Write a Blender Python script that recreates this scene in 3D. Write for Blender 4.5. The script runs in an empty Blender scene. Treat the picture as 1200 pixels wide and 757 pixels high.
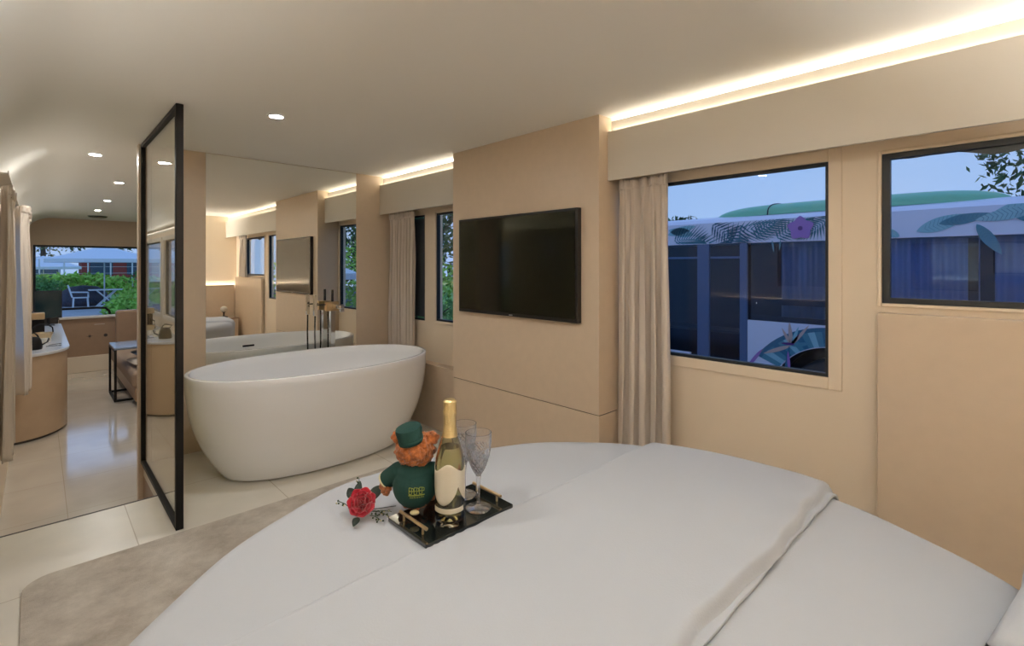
import bpy, bmesh, math, random
from mathutils import Vector, Matrix, noise
PI = math.pi
sc = bpy.context.scene
COL = sc.collection
random.seed(7)

# ------------------------------------------------------------------ helpers
class MB:
    """collects geometry; build() links it as ONE mesh object"""
    def __init__(s): s.v = []; s.f = []; s.m = []; s.cm = 0
    def mat(s, i): s.cm = i; return s
    def add(s, vs, fs):
        b = len(s.v); s.v += [tuple(v) for v in vs]
        for f in fs: s.f.append(tuple(b + i for i in f)); s.m.append(s.cm)
        return s
    def box(s, x0, x1, y0, y1, z0, z1):
        return s.add([(x0,y0,z0),(x1,y0,z0),(x1,y1,z0),(x0,y1,z0),(x0,y0,z1),(x1,y0,z1),(x1,y1,z1),(x0,y1,z1)],
                     [(0,3,2,1),(4,5,6,7),(0,1,5,4),(1,2,6,5),(2,3,7,6),(3,0,4,7)])
    def prism(s, poly, z0, z1, top=None):
        n = len(poly); top = top or poly
        vs = [(x,y,z0) for x,y in poly] + [(x,y,z1) for x,y in top]
        fs = [tuple(reversed(range(n))), tuple(range(n, 2*n))]
        fs += [(i, (i+1)%n, n+(i+1)%n, n+i) for i in range(n)]
        return s.add(vs, fs)
    def prof_y(s, poly, y0, y1):
        """extrude an XZ polygon along Y"""
        n = len(poly)
        vs = [(x,y0,z) for x,z in poly] + [(x,y1,z) for x,z in poly]
        fs = [tuple(range(n)), tuple(reversed(range(n, 2*n)))]
        fs += [(i, n+i, n+(i+1)%n, (i+1)%n) for i in range(n)]
        return s.add(vs, fs)
    def lathe(s, prof, c=(0,0,0), n=32, M=None):
        vs = []; fs = []
        k = len(prof)
        for i in range(n):
            a = 2*PI*i/n
            for r, z in prof: vs.append(Vector((r*math.cos(a), r*math.sin(a), z)))
        if M: vs = [M @ v for v in vs]
        vs = [v + Vector(c) for v in vs]
        for i in range(n):
            j = (i+1) % n
            for q in range(k-1): fs.append((i*k+q, j*k+q, j*k+q+1, i*k+q+1))
        return s.add(vs, fs)
    def tube(s, pts, r, n=10, close=False):
        pts = [Vector(p) for p in pts]; L = len(pts); vs = []; fs = []
        rs = r if isinstance(r, (list, tuple)) else [r]*L
        up = Vector((0,0,1)); 
        for i, p in enumerate(pts):
            a = pts[i-1] if (i or close) else p; b = pts[(i+1)%L] if (i < L-1 or close) else p
            t = (b-a).normalized()
            u = up.cross(t)
            if u.length < .15: u = Vector((1,0,0)).cross(t)
            u.normalize(); w = t.cross(u)
            for k in range(n):
                an = 2*PI*k/n; vs.append(p + (u*math.cos(an) + w*math.sin(an))*rs[i])
        for i in range(L if close else L-1):
            j = (i+1) % L
            for k in range(n): fs.append((i*n+k, i*n+(k+1)%n, j*n+(k+1)%n, j*n+k))
        if not close: fs += [tuple(reversed(range(n))), tuple(range((L-1)*n, L*n))]
        return s.add(vs, fs)
    def ell(s, c, r, n=24, m=14, M=None):
        vs = [Vector((0,0,-1))]; fs = []
        for j in range(1, m):
            b = PI*j/m
            for i in range(n):
                a = 2*PI*i/n; vs.append(Vector((math.sin(b)*math.cos(a), math.sin(b)*math.sin(a), -math.cos(b))))
        vs.append(Vector((0,0,1)))
        for i in range(n):
            k = (i+1) % n
            fs.append((0, 1+k, 1+i)); e = 1+(m-2)*n; fs.append((e+i, e+k, len(vs)-1))
            for j in range(m-2): fs.append((1+j*n+i, 1+j*n+k, 1+(j+1)*n+k, 1+(j+1)*n+i))
        vs = [Vector((v.x*r[0], v.y*r[1], v.z*r[2])) for v in vs]
        if M: vs = [M @ v for v in vs]
        return s.add([v + Vector(c) for v in vs], fs)
    def grid(s, fn, nu, nv):
        vs = [fn(i/nu, j/nv) for i in range(nu+1) for j in range(nv+1)]
        fs = [(i*(nv+1)+j, (i+1)*(nv+1)+j, (i+1)*(nv+1)+j+1, i*(nv+1)+j+1) for i in range(nu) for j in range(nv)]
        return s.add(vs, fs)
    def build(s, name, mats, parent=None, smooth=False, loc=None, bevel=0, seg=2, solid=0, sub=0, angle=None):
        me = bpy.data.meshes.new(name); me.from_pydata(s.v, [], s.f)
        mats = mats if isinstance(mats, (list, tuple)) else [mats]
        for m in mats: me.materials.append(m)
        me.polygons.foreach_set('material_index', s.m)
        if smooth: me.polygons.foreach_set('use_smooth', [True]*len(s.f))
        me.update()
        bm = bmesh.new(); bm.from_mesh(me); bmesh.ops.recalc_face_normals(bm, faces=bm.faces); bm.to_mesh(me); bm.free()
        if smooth and angle: me.set_sharp_from_angle(angle=angle)
        o = bpy.data.objects.new(name, me); COL.objects.link(o)
        if loc: o.location = loc
        if parent: o.parent = parent
        if solid:
            q = o.modifiers.new('solid', 'SOLIDIFY'); q.thickness = solid; q.offset = 0
        if bevel:
            q = o.modifiers.new('bevel', 'BEVEL'); q.width = bevel; q.segments = seg; q.limit_method = 'ANGLE'; q.angle_limit = .6
        if sub:
            q = o.modifiers.new('sub', 'SUBSURF'); q.levels = sub; q.render_levels = sub
        return o

def tag(o, label=None, cat=None, group=None, kind=None):
    if label: o['label'] = label
    if cat: o['category'] = cat
    if group: o['group'] = group
    if kind: o['kind'] = kind
    return o
def thing(name, label, cat, loc=(0,0,0), rz=0, group=None):
    o = bpy.data.objects.new(name, None); COL.objects.link(o); o.empty_display_size = .05
    o.location = loc; o.rotation_euler = (0,0,rz)
    return tag(o, label, cat, group)
def st(o, label=None):
    return tag(o, label, None, None, 'structure')
def copy_tree(o, parent=None):
    kids = [c for c in list(COL.objects) if c.parent == o]
    c = o.copy(); COL.objects.link(c)
    if parent: c.parent = parent
    for k in kids: copy_tree(k, c)
    return c

# ------------------------------------------------------------------ materials
def pm(name, col, rough=.6, metal=0, spec=.5, coat=0, noise_amt=0, nscale=8, bump=0, bscale=60, trans=0, ior=1.45, sheen=0, emit=None, es=0):
    m = bpy.data.materials.new(name); m.use_nodes = True
    nt = m.node_tree; b = nt.nodes['Principled BSDF']
    b.inputs['Base Color'].default_value = (*col, 1); b.inputs['Roughness'].default_value = rough
    b.inputs['Metallic'].default_value = metal; b.inputs['Specular IOR Level'].default_value = spec
    b.inputs['IOR'].default_value = ior
    if coat: b.inputs['Coat Weight'].default_value = coat; b.inputs['Coat Roughness'].default_value = .05
    if trans: b.inputs['Transmission Weight'].default_value = trans
    if sheen: b.inputs['Sheen Weight'].default_value = sheen
    if emit: b.inputs['Emission Color'].default_value = (*emit, 1); b.inputs['Emission Strength'].default_value = es
    tc = nt.nodes.new('ShaderNodeTexCoord')
    if noise_amt:
        n = nt.nodes.new('ShaderNodeTexNoise'); n.inputs['Scale'].default_value = nscale; n.inputs['Detail'].default_value = 5
        nt.links.new(tc.outputs['Object'], n.inputs['Vector'])
        r = nt.nodes.new('ShaderNodeValToRGB')
        r.color_ramp.elements[0].position = .3; r.color_ramp.elements[1].position = .7
        r.color_ramp.elements[0].color = (*[c*(1-noise_amt) for c in col], 1)
        r.color_ramp.elements[1].color = (*[min(1, c*(1+noise_amt)) for c in col], 1)
        nt.links.new(n.outputs['Fac'], r.inputs['Fac']); nt.links.new(r.outputs['Color'], b.inputs['Base Color'])
    if bump:
        n = nt.nodes.new('ShaderNodeTexNoise'); n.inputs['Scale'].default_value = bscale; n.inputs['Detail'].default_value = 3
        nt.links.new(tc.outputs['Object'], n.inputs['Vector'])
        bp = nt.nodes.new('ShaderNodeBump'); bp.inputs['Strength'].default_value = bump; bp.inputs['Distance'].default_value = .003
        nt.links.new(n.outputs['Fac'], bp.inputs['Height']); nt.links.new(bp.outputs['Normal'], b.inputs['Normal'])
    return m
def emis(name, col, s):
    m = bpy.data.materials.new(name); m.use_nodes = True; nt = m.node_tree; nt.nodes.clear()
    e = nt.nodes.new('ShaderNodeEmission'); o = nt.nodes.new('ShaderNodeOutputMaterial')
    e.inputs['Color'].default_value = (*col, 1); e.inputs['Strength'].default_value = s
    nt.links.new(e.outputs[0], o.inputs[0]); return m
def pane(name, tint, f0=.04, rough=0.0, gl=(1,1,1), ior=1.5):
    """thin sheet of glass: tinted see-through with a fresnel reflection"""
    m = bpy.data.materials.new(name); m.use_nodes = True; nt = m.node_tree; nt.nodes.clear()
    t = nt.nodes.new('ShaderNodeBsdfTransparent'); g = nt.nodes.new('ShaderNodeBsdfGlossy'); x = nt.nodes.new('ShaderNodeMixShader')
    lw = nt.nodes.new('ShaderNodeFresnel'); ge = nt.nodes.new('ShaderNodeNewGeometry'); im = nt.nodes.new('ShaderNodeMix'); im.data_type = 'FLOAT'
    im.inputs['A'].default_value = ior; im.inputs['B'].default_value = 1/ior
    nt.links.new(ge.outputs['Backfacing'], im.inputs['Factor']); nt.links.new(im.outputs['Result'], lw.inputs['IOR'])
    mm = nt.nodes.new('ShaderNodeMath'); mm.operation = 'MULTIPLY_ADD'; mm.inputs[1].default_value = 1.0; mm.inputs[2].default_value = f0; mm.use_clamp = True
    o = nt.nodes.new('ShaderNodeOutputMaterial')
    t.inputs['Color'].default_value = (*tint, 1); g.inputs['Roughness'].default_value = rough; g.inputs['Color'].default_value = (*gl, 1)
    nt.links.new(lw.outputs[0], mm.inputs[0]); nt.links.new(mm.outputs[0], x.inputs[0])
    nt.links.new(t.outputs[0], x.inputs[1]); nt.links.new(g.outputs[0], x.inputs[2]); nt.links.new(x.outputs[0], o.inputs[0])
    return m
def tile_mat(name, col, grout, w, h, ox, oy, rough=.25, mott=.06):
    m = pm(name, col, rough, noise_amt=mott, nscale=3.5)
    nt = m.node_tree; b = nt.nodes['Principled BSDF']
    ramp = b.inputs['Base Color'].links[0].from_node
    tc = nt.nodes.new('ShaderNodeTexCoord'); mp = nt.nodes.new('ShaderNodeMapping'); mp.inputs['Location'].default_value = (ox, oy, 0)
    br = nt.nodes.new('ShaderNodeTexBrick'); br.offset = 0
    br.inputs['Scale'].default_value = 1; br.inputs['Brick Width'].default_value = w; br.inputs['Row Height'].default_value = h
    br.inputs['Mortar Size'].default_value = .0022; br.inputs['Mortar Smooth'].default_value = .2
    br.inputs['Color1'].default_value = (1,1,1,1); br.inputs['Color2'].default_value = (.965,.965,.965,1); br.inputs['Mortar'].default_value = (*grout,1)
    nt.links.new(tc.outputs['Object'], mp.inputs[0]); nt.links.new(mp.outputs[0], br.inputs['Vector'])
    mx = nt.nodes.new('ShaderNodeMix'); mx.data_type = 'RGBA'; mx.blend_type = 'MULTIPLY'; mx.inputs['Factor'].default_value = 1
    nt.links.new(ramp.outputs[0], mx.inputs['A']); nt.links.new(br.outputs['Color'], mx.inputs['B'])
    nt.links.new(mx.outputs['Result'], b.inputs['Base Color'])
    return m

M = {}
M['ceil'] = pm('ceiling_paint', (.88,.86,.80), .6)
M['wall'] = pm('cream_wall_laminate', (.79,.66,.50), .5)
M['panel'] = pm('taupe_panel_laminate', (.63,.50,.365), .38, noise_amt=.02, nscale=20)
M['val'] = pm('valance_cream', (.66,.61,.53), .5)
M['floor'] = tile_mat('bedroom_tile', (.74,.69,.59), (.66,.60,.52), .62, .66, -.311, -.54, .3)
M['floor2'] = tile_mat('aisle_tile', (.68,.62,.53), (.78,.74,.70), .62, .62, -.127, -.3, .14)
M['floor2'].node_tree.nodes['Principled BSDF'].inputs['Coat Weight'].default_value = 1
M['floor2'].node_tree.nodes['Principled BSDF'].inputs['Coat Roughness'].default_value = .1
M['floor2'].node_tree.nodes['Principled BSDF'].inputs['Coat IOR'].default_value = 1.7
M['edge'] = pm('dark_trim', (.05,.04,.035), .5)
M['brown'] = pm('brown_laminate', (.36,.235,.15), .35, noise_amt=.04, nscale=14)
M['cab'] = pm('cabinet_bronze', (.50,.36,.24), .25, noise_amt=.04, nscale=9)
M['olive'] = pm('bath_wall', (.52,.43,.31), .3)
M['black'] = pm('black_metal', (.010,.009,.008), .5, spec=.25)
M['frame'] = pm('black_rubber', (.01,.012,.014), .45)
M['tv'] = pm('tv_screen', (.006,.007,.004), .09, spec=.55)
M['bezel'] = pm('tv_bezel', (.008,.008,.008), .35)
M['grey'] = pm('grey_mark', (.35,.35,.34), .5)
M['white'] = pm('gloss_acrylic', (.93,.93,.93), .08, coat=.6)
M['mirror'] = pm('mirror_silver', (.97,.97,.93), .0, metal=1)
M['chrome'] = pm('chrome', (.75,.75,.74), .06, metal=1)
M['dchrome'] = pm('dark_chrome', (.12,.12,.12), .12, metal=1)
M['linen'] = pm('white_linen', (.445,.46,.48), .85, bump=.12, bscale=220, sheen=.15)
M['curtain'] = pm('taupe_curtain', (.66,.57,.48), .85, bump=.3, bscale=160, sheen=.2)
M['lining'] = pm('curtain_lining', (.12,.11,.10), .9)
M['gpane'] = pane('window_glass', (.90,.94,.98), .0, ior=1.25)
M['gscreen'] = pane('screen_glass', (.86,.85,.74), .10)
M['gold'] = pm('gold_foil', (.80,.62,.30), .3, metal=.9, bump=.6, bscale=300)
M['goldl'] = pm('gold_label', (.74,.66,.50), .34, metal=.3)
M['brass'] = pm('brushed_brass', (.62,.45,.25), .3, metal=.9)
M['bottle'] = pm('bottle_glass', (.88,.85,.68), .03, trans=1, ior=1.45)
M['wine'] = pm('wine_liquid', (.80,.70,.42), .0, trans=1, ior=1.34)
M['crystal'] = pm('crystal', (.98,.98,1.0), .0, trans=.95, ior=1.42)
M['traym'] = pm('black_marble', (.012,.014,.012), .06, coat=.8, noise_amt=.6, nscale=30)
M['fur'] = pm('curly_fur', (.36,.11,.028), .95, noise_amt=.55, nscale=90, bump=.9, bscale=240, sheen=.3)
M['green'] = pm('green_felt', (.006,.040,.032), .9, bump=.3, bscale=400)
M['cuff'] = pm('cream_felt', (.62,.55,.33), .8)
M['yell'] = pm('yellow_print', (.30,.33,.05), .7)
M['red'] = pm('rose_red', (.50,.004,.028), .55, sheen=.4)
M['leaf'] = pm('rose_leaf', (.012,.022,.012), .6)
M['twig'] = pm('twig_green', (.035,.06,.02), .7)
M['bud'] = pm('pale_bud', (.55,.5,.3), .7)
M['led'] = emis('led_warm', (1,.92,.78), 15)
M['led5'] = emis('led_slot', (1,.93,.80), 62)
M['led2'] = emis('led_cream', (1,.95,.88), 8)
M['led3'] = emis('led_headboard', (1,.98,.95), 560)
M['led4'] = emis('led_left_fill', (1,.98,.95), 40)  # emission of the added fill strip on the left wall
M['lamp'] = emis('lamp_disc', (.98,.99,1), 520)
M['lamp2'] = emis('aisle_lamp_disc', (1,.99,.95), 780)
M['globe'] = emis('sconce_globe', (1,.99,.96), 40)
M['ltrim'] = pm('lamp_trim', (.8,.78,.74), .4)
M['rug'] = None

def rug_mat():
    m = pm('mottled_rug', (.40,.33,.25), .95, noise_amt=.35, nscale=6, bump=.8, bscale=350, sheen=.3)
    nt = m.node_tree
    for n in nt.nodes:
        if n.type == 'TEX_NOISE' and n.inputs['Scale'].default_value == 6:
            n.inputs['Detail'].default_value = 9; n.inputs['Roughness'].default_value = .72
        if n.type == 'VALTORGB':
            n.color_ramp.elements[0].color = (.34,.285,.22,1); n.color_ramp.elements[1].color = (.66,.60,.51,1)
    return m
M['rug'] = rug_mat()

# ------------------------------------------------------------------ room dimensions
XL, XR = -.165, 2.18          # inside faces of the coach's long walls
YB, YF = -.95, 10.4           # rear wall, front wall
HC = 1.9385                   # ceiling
YM = 3.70                     # mirror wall face
ZL = -.30                     # aisle floor
T = .06

# floors
f = MB().box(XL, XR, YB, 3.14, -.08, 0).box(.4625, XR, 3.14, 3.79, -.08, 0)
st(f.build('floor', M['floor']), 'pale stone tiles of the raised bedroom floor')
f = MB().box(XL, .4625, 3.14, YF, ZL-.05, ZL).box(.4625, XR, 3.79, YF, ZL-.05, ZL)
st(f.build('floor', M['floor2']), 'polished tiles of the lower aisle')
st(MB().box(.4625, .475, 3.152, 3.72, ZL, -.081).box(XL, .475, 3.14, 3.15, ZL, -.081).build('wall_step', M['brown']))
st(MB().box(XL, .4625, 3.131, 3.1415, -.02, .0015).build('trim_1', M['edge']), 'thin dark strip along the step edge')

# ceiling: flat with a rounded left shoulder
def arc(cx, cz, r, a0, a1, n):
    return [(cx + r*math.cos(a0+(a1-a0)*i/n), cz + r*math.sin(a0+(a1-a0)*i/n)) for i in range(n+1)]
R0 = .32
inner = [(XL, 1.60)] + arc(XL+R0, HC-R0, R0, PI, PI/2, 18) + [(XR+T, HC)]
outer = [(XR+T, HC+.06), (XL+R0, HC+.06)] + arc(XL+R0, HC-R0, R0+.06, PI/2, PI, 12) + [(XL-.06, 1.60)]
o = MB().prof_y(inner + outer, YB-T, YF+T).build('ceiling', M['ceil'], smooth=True, angle=.5); st(o)

def wall_x(x0, x1, y0, y1, z0, z1, holes, mb=None):
    """slab in a plane of constant x with rectangular holes (ya,yb,za,zb), sorted and disjoint along y"""
    mb = mb or MB(); y = y0
    for ya, yb, za, zb in sorted(holes):
        if ya > y: mb.box(x0, x1, y, ya, z0, z1)
        mb.box(x0, x1, ya, yb, z0, za); mb.box(x0, x1, ya, yb, zb, z1); y = yb
    if y1 > y: mb.box(x0, x1, y, y1, z0, z1)
    return mb
WIN = [(-.45,.354,1.066,1.60), (.518,1.42,.772,1.60), (2.63,3.10,.782,1.60), (3.25,3.66,.77,1.60)]
st(wall_x(XR, XR+T, YB, YF, ZL-.05, HC, WIN).build('wall_right', M['wall']))
WINL = [(3.75,5.5,.62,1.50), (5.9,7.05,.62,1.50), (7.25,8.7,.62,1.50)]
st(wall_x(XL-T, XL, YB, YF, ZL-.05, 1.601, WINL).build('wall_left', M['wall']))
st(MB().box(XL-T, XR+T, YB-T, YB, ZL, HC).build('wall_rear', M['wall']))
# front wall with the wide windscreen
EW = (-.06, 2.05, .36, 1.52)
mb = MB().box(XL, XR, YF, YF+T, ZL, EW[2]).box(XL, XR, YF, YF+T, EW[3], HC).box(XL, EW[0], YF, YF+T, EW[2], EW[3]).box(EW[1], XR, YF, YF+T, EW[2], EW[3])
st(mb.build('wall_front', M['panel']))

# window frames and panes
def window_x(n, x, y0, y1, z0, z1, lab, fw=.02, side=1, wavy=False, t2=.012):
    r = thing('window_%d' % n, lab, 'window', (x, (y0+y1)/2, z0)); del r['category']; r['kind'] = 'structure'
    L = lambda m: [setattr(m, 'v', [(a-x, b-(y0+y1)/2, c-z0) for a,b,c in m.v])]
    g = .0005
    m = MB(); a, b = (x+.004, x+.03) if side > 0 else (x-.03, x-.004)
    m.box(a, b, y0+g, y0+fw, z0+g, z1-g).box(a, b, y1-fw, y1-g, z0+g, z1-g).box(a, b, y0+fw, y1-fw, z0+g, z0+t2).box(a, b, y0+fw, y1-fw, z1-t2, z1-g); L(m)
    m.build('window_frame', M['frame'], r)
    m = MB().box(x+side*.018, x+side*.021, y0+fw, y1-fw, z0+t2, z1-t2); L(m); m.build('window_glass', M['gpane'], r)
    if wavy:
        m = MB(); k = 60
        for i in range(k):
            ya = y0+fw+(y1-y0-2*fw)*i/k; yb = y0+fw+(y1-y0-2*fw)*(i+1)/k
            fa, fb = [.026 + .010*math.sin(13*q+1.2) + .006*math.sin(29*q) for q in (ya, yb)]
            m.add([(x+.03,ya,z1-t2),(x+.03,yb,z1-t2),(x+.03,yb,z1-fb),(x+.03,ya,z1-fa),(x+.034,ya,z1-t2),(x+.034,yb,z1-t2),(x+.034,yb,z1-fb),(x+.034,ya,z1-fa)],
                  [(0,1,2,3),(7,6,5,4),(3,2,6,7),(0,4,5,1)])
        L(m); m.build('window_seal', M['lining'], r)
    return r
labs = ['wide window beside the bed head, black frame, coach outside', 'window right of the long curtain with black frame',
        'narrow window between television panel and tub curtain', 'dark window half hidden by the tub curtain']
fws = [.024, .012, .012, .014]
for i, w in enumerate(WIN): window_x(i+1, XR, *w, labs[i], fws[i], wavy=(i == 0), t2=.014 if i else .02)
for i, w in enumerate(WINL): window_x(i+5, XL, *w, ['curtained aisle window nearest the bedroom', 'aisle window above the counter front', 'aisle window above the counter end'][i], .02, side=-1)
# windscreen
r = thing('window_8', 'wide windscreen at the far end of the aisle', 'window', (1, YF, EW[2])); del r['category']; r['kind'] = 'structure'
m = MB(); a, b, c, d = EW[0]-1, EW[1]-1, .0, EW[3]-EW[2]
m.box(a+.001,a+.03,.004,.05,c+.001,d-.001).box(b-.03,b-.001,.004,.05,c+.001,d-.001).box(a+.03,b-.03,.004,.05,c+.001,c+.03).box(a+.03,b-.03,.004,.05,d-.03,d-.001)
m.build('window_frame', M['frame'], r)
MB().box(a+.03,b-.03,.02,.024,c+.03,d-.03).build('window_glass', M['gpane'], r)

# raised surround around the bedroom windows (cream boards)
def surround(x, w, n, ww=.028, th=.007):
    y0,y1,z0,z1 = w; m = MB(); e=.0
    m.box(x-th, x-.0005, y0-ww, y0-e, z0-ww, z1+ww).box(x-th, x-.0005, y1+e, y1+ww, z0-ww, z1+ww).box(x-th, x-.0005, y0-e, y1+e, z1+e, z1+ww).box(x-th, x-.0005, y0-e, y1+e, z0-ww, z0-e)
    st(m.build('trim_%d' % n, M['wall'], bevel=.003), ['cream raised border around the bed head window', 'cream raised border around the window by the curtain', 'cream raised border of the narrow window'][n-2])
surround(XR, WIN[0], 2, .012); surround(XR, WIN[1], 3, .045); surround(XR, WIN[2], 4, .02)
for i, w in enumerate(WINL[1:]):
    y0,y1,z0,z1 = w; m = MB(); q = .045
    m.box(XL+.0005, XL+.02, y0-q, y0, z0-q, z1+q).box(XL+.0005, XL+.02, y1, y1+q, z0-q, z1+q).box(XL+.0005, XL+.02, y0, y1, z1, z1+q).box(XL+.0005, XL+.02, y0, y1, z0-q, z0)
    st(m.build('trim_%d' % (5+i), M['val']), ['cream border of the aisle window above the counter front', 'cream border of the aisle window above the counter end'][i])

# valance boards and cove
mb = MB().box(2.036, 2.050, YB+.001, 1.4325, 1.622, 1.865).box(2.036, XR-.0005, 1.4315, 1.4325, 1.622, 1.63)
tag(MB().box(2.036, 2.050, YB+.001, 1.432, 1.622, 1.865).box(2.0505, XR-.001, YB+.001, 1.432, 1.845, 1.853).build('curtain_valance', M['val'], bevel=.0015),
    'long cream valance board above the two bedroom windows', 'valance')
tag(MB().box(2.036, 2.050, 2.604, 3.699, 1.622, 1.865).box(2.0505, XR-.001, 2.604, 3.699, 1.845, 1.853).build('curtain_valance', M['val'], bevel=.0015),
    'short cream valance board between television panel and bath mirror', 'valance')
for y0_, y1_, l_ in ((YB+.01, 1.425, 'thin glowing strip tucked under the ceiling above the long valance'), (2.612, 3.69, 'thin glowing strip tucked under the ceiling above the short valance')):
    tag(MB().box(2.083, 2.10, y0_, y1_, 1.9085, 1.912).build('led_strip', M['led5']), l_, 'light strip')
st(MB().box(2.068, 2.078, YB+.001, 1.432, 1.8535, 1.924).box(2.068, 2.078, 2.604, 3.699, 1.8535, 1.924).box(2.078, XR-.001, YB+.001, 1.432, 1.8535, 1.908).box(2.078, XR-.001, 2.604, 3.699, 1.8535, 1.908).build('trim_7', M['val']), 'lit cream band at the back of the ceiling cove')
tag(MB().box(2.052, 2.066, YB+.01, 1.425, 1.8535, 1.858).build('led_strip', M['led']), 'glowing strip hidden behind the long valance, above the windows', 'light strip')
tag(MB().box(2.052, 2.066, 2.612, 3.69, 1.8535, 1.858).build('led_strip', M['led']), 'glowing strip hidden behind the short valance beside the mirror', 'light strip')

# television panel (boxed column)
r = thing('television_wall_panel', 'tall taupe boxed panel carrying the wall television', 'wall panel', (2.07, 2.02, 0))
def loc(m, p): m.v = [(a-p[0], b-p[1], c-p[2]) for a,b,c in m.v]; return m
P = (2.07,2.02,0)
loc(MB().box(1.966, XR-.001, 1.433, 2.603, .470, HC-.001), P).build('upper_board', M['panel'], r, bevel=.0015)
loc(MB().box(1.966, XR-.001, 1.433, 2.603, .001, .466), P).build('lower_board', M['panel'], r, bevel=.0015)
loc(MB().box(1.972, XR-.002, 1.436, 2.600, .4655, .4705), P).build('shadow_gap', M['edge'], r)
# tv
P = (1.95, 2.02, .91)
r = thing('television', 'flat black television on the taupe wall panel', 'television', P)
loc(MB().box(1.9645, 1.9655, 1.56, 2.48, .93, 1.47), P)
loc(MB().box(1.935, 1.9655, 1.540, 2.502, .912, 1.492), P).build('casing', M['bezel'], r, bevel=.003)
loc(MB().box(1.9335, 1.9348, 1.556, 2.488, .932, 1.478), P).build('screen', M['tv'], r)
loc(MB().box(1.9332, 1.9349, 2.008, 2.036, .917, .923), P).build('maker_mark', M['grey'], r)

# low box beside tub, side panel by bed head
st(MB().box(2.10, XR-.0005, 2.604, 3.699, .001, .467).build('trim_8', M['panel'], bevel=.002), 'low taupe ledge box behind the tub')
tag(MB().box(2.135, XR-.0075, YB+.09, .360, .001, 1.034).build('bed_side_panel', M['panel'], bevel=.004, seg=3), 'taupe half height wall panel below the bed head window', 'wall panel')
# headboard
P = (1.0, YB+.04, 0)
r = thing('headboard', 'taupe panelled headboard along the rear wall', 'headboard', P)
for i in range(4):
    x0 = XL+.002+i*.575; x1 = min(x0+.571, 2.133)
    loc(MB().box(x0, x1, YB+.03, YB+.085, .001, .915), P).build('headboard_panel', M['panel'], r, bevel=.004)
loc(MB().box(XL+.002, 2.13, YB+.0005, YB+.029, .001, .88), P).build('backing', M['edge'], r)
tag(MB().box(XL+.02, 2.12, YB+.004, YB+.02, .885, .895).build('led_strip', M['led3']), 'glowing strip behind the headboard top', 'light strip')

# made-up half height panelling on the left wall, hiding an added fill glow
P = (XL+.03, 1.0, 0)
r = thing('added_panelling', 'added taupe half height panelling on the left bedroom wall, outside the picture', 'wall panel', P)
for i in range(6):
    y0_ = YB+.09+i*.62
    loc(MB().box(XL+.034, XL+.050, y0_, y0_+.616, .001, .915), P).build('added_board', M['panel'], r, bevel=.003)
loc(MB().box(XL+.0005, XL+.033, YB+.09, YB+.09+3.716, .001, .87), P).build('backing', M['edge'], r)
tag(MB().box(XL+.004, XL+.022, YB+.1, YB+2.9, .8705, .880).build('led_strip', M['led4']), 'added unseen fill strip behind the left wall panelling', 'light strip')  # added out of view to brighten the bedroom ceiling

# mirror wall, column, toilet walls
st(MB().box(.5005, XR-.0005, YM, YM+.09, ZL, HC-.0005).build('wall_mirror_side', M['panel']))
tag(MB().box(.786, 1.828, YM-.006, YM-.0005, .10, HC-.004).build('wall_mirror', M['mirror']), 'huge frameless mirror behind the bathtub', 'mirror')
st(MB().box(.438, .500, 3.722, 3.79, ZL+.0005, HC-.0005).build('trim_9', M['panel']), 'slim taupe jamb post at the far end of the glass screen')

# glass screen
P = (.4625, 3.19, 0)
r = thing('glass_screen', 'black framed glass screen standing between bath and aisle', 'glass screen', P)
y0, y1, z0, z1, w = 2.656, 3.72, .001, HC-.002, .03
loc(MB().box(.4475, .4775, y0, y0+w, z0, z1), P).build('frame_post', M['black'], r, bevel=.002)
loc(MB().box(.4475, .4775, y1-.022, y1, z0, z1), P).build('frame_post', M['black'], r, bevel=.002)
loc(MB().box(.4475, .4775, y0+w, y1-.022, z1-.022, z1), P).build('top_rail', M['black'], r, bevel=.002)
loc(MB().box(.4475, .4775, y0+w, y1-.022, z0, z0+.022), P).build('bottom_rail', M['black'], r, bevel=.002)
loc(MB().box(.459, .466, y0+w, y1-.022, z0+.022, z1-.022), P).build('glass_pane', M['gscreen'], r)

# ------------------------------------------------------------------ downlights, vent
def downlight(x, y, lab, first=[None], fresh=None):
    if first[0] is None or fresh:
        t = thing('downlight', lab, 'ceiling light', (x, y, HC), 0, 'round ceiling downlights')
        MB().lathe([(.030,-.0005),(.041,-.0005),(.041,-.004),(.030,-.005),(.030,-.0005)], n=32).build('lamp_rim', M['ltrim'], t, smooth=True)
        MB().lathe([(0,-.0028),(.030,-.0028),(.030,-.0015),(0,-.0015)], n=32).build('lamp_disc', fresh or M['lamp'], t)
        first[0] = t
    else:
        t = copy_tree(first[0]); t.location = (x, y, HC); t['label'] = lab
    return t
downlight(.845, 2.555, 'round downlight in the ceiling right of the glass screen, above the bathtub end')
downlight(.272, 4.267, 'round downlight in the aisle ceiling nearest the glass screen', fresh=M['lamp2'])
downlight(.516, 5.565, 'round downlight in the aisle ceiling, second beyond the screen')
downlight(.561, 7.19, 'round downlight in the aisle ceiling, third beyond the screen')
downlight(.57, 8.55, 'round downlight in the aisle ceiling, farthest, beside the vent')
downlight(.15, 1.48, 'added unseen fill downlight above the rug beside the round bed', fresh=M['lamp'])  # extra lamp out of view, added to brighten the bedroom
downlight(.78, .78, 'added unseen fill downlight above the middle of the round bed')  # second added lamp, unseen, fill light over the bed
downlight(.45, -.35, 'added unseen fill downlight above the left side of the headboard')  # third added lamp, behind the camera, for fill
t = thing('ceiling_vent', 'small dark round air vent in the far aisle ceiling', 'vent', (.636, 9.55, HC))
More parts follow.
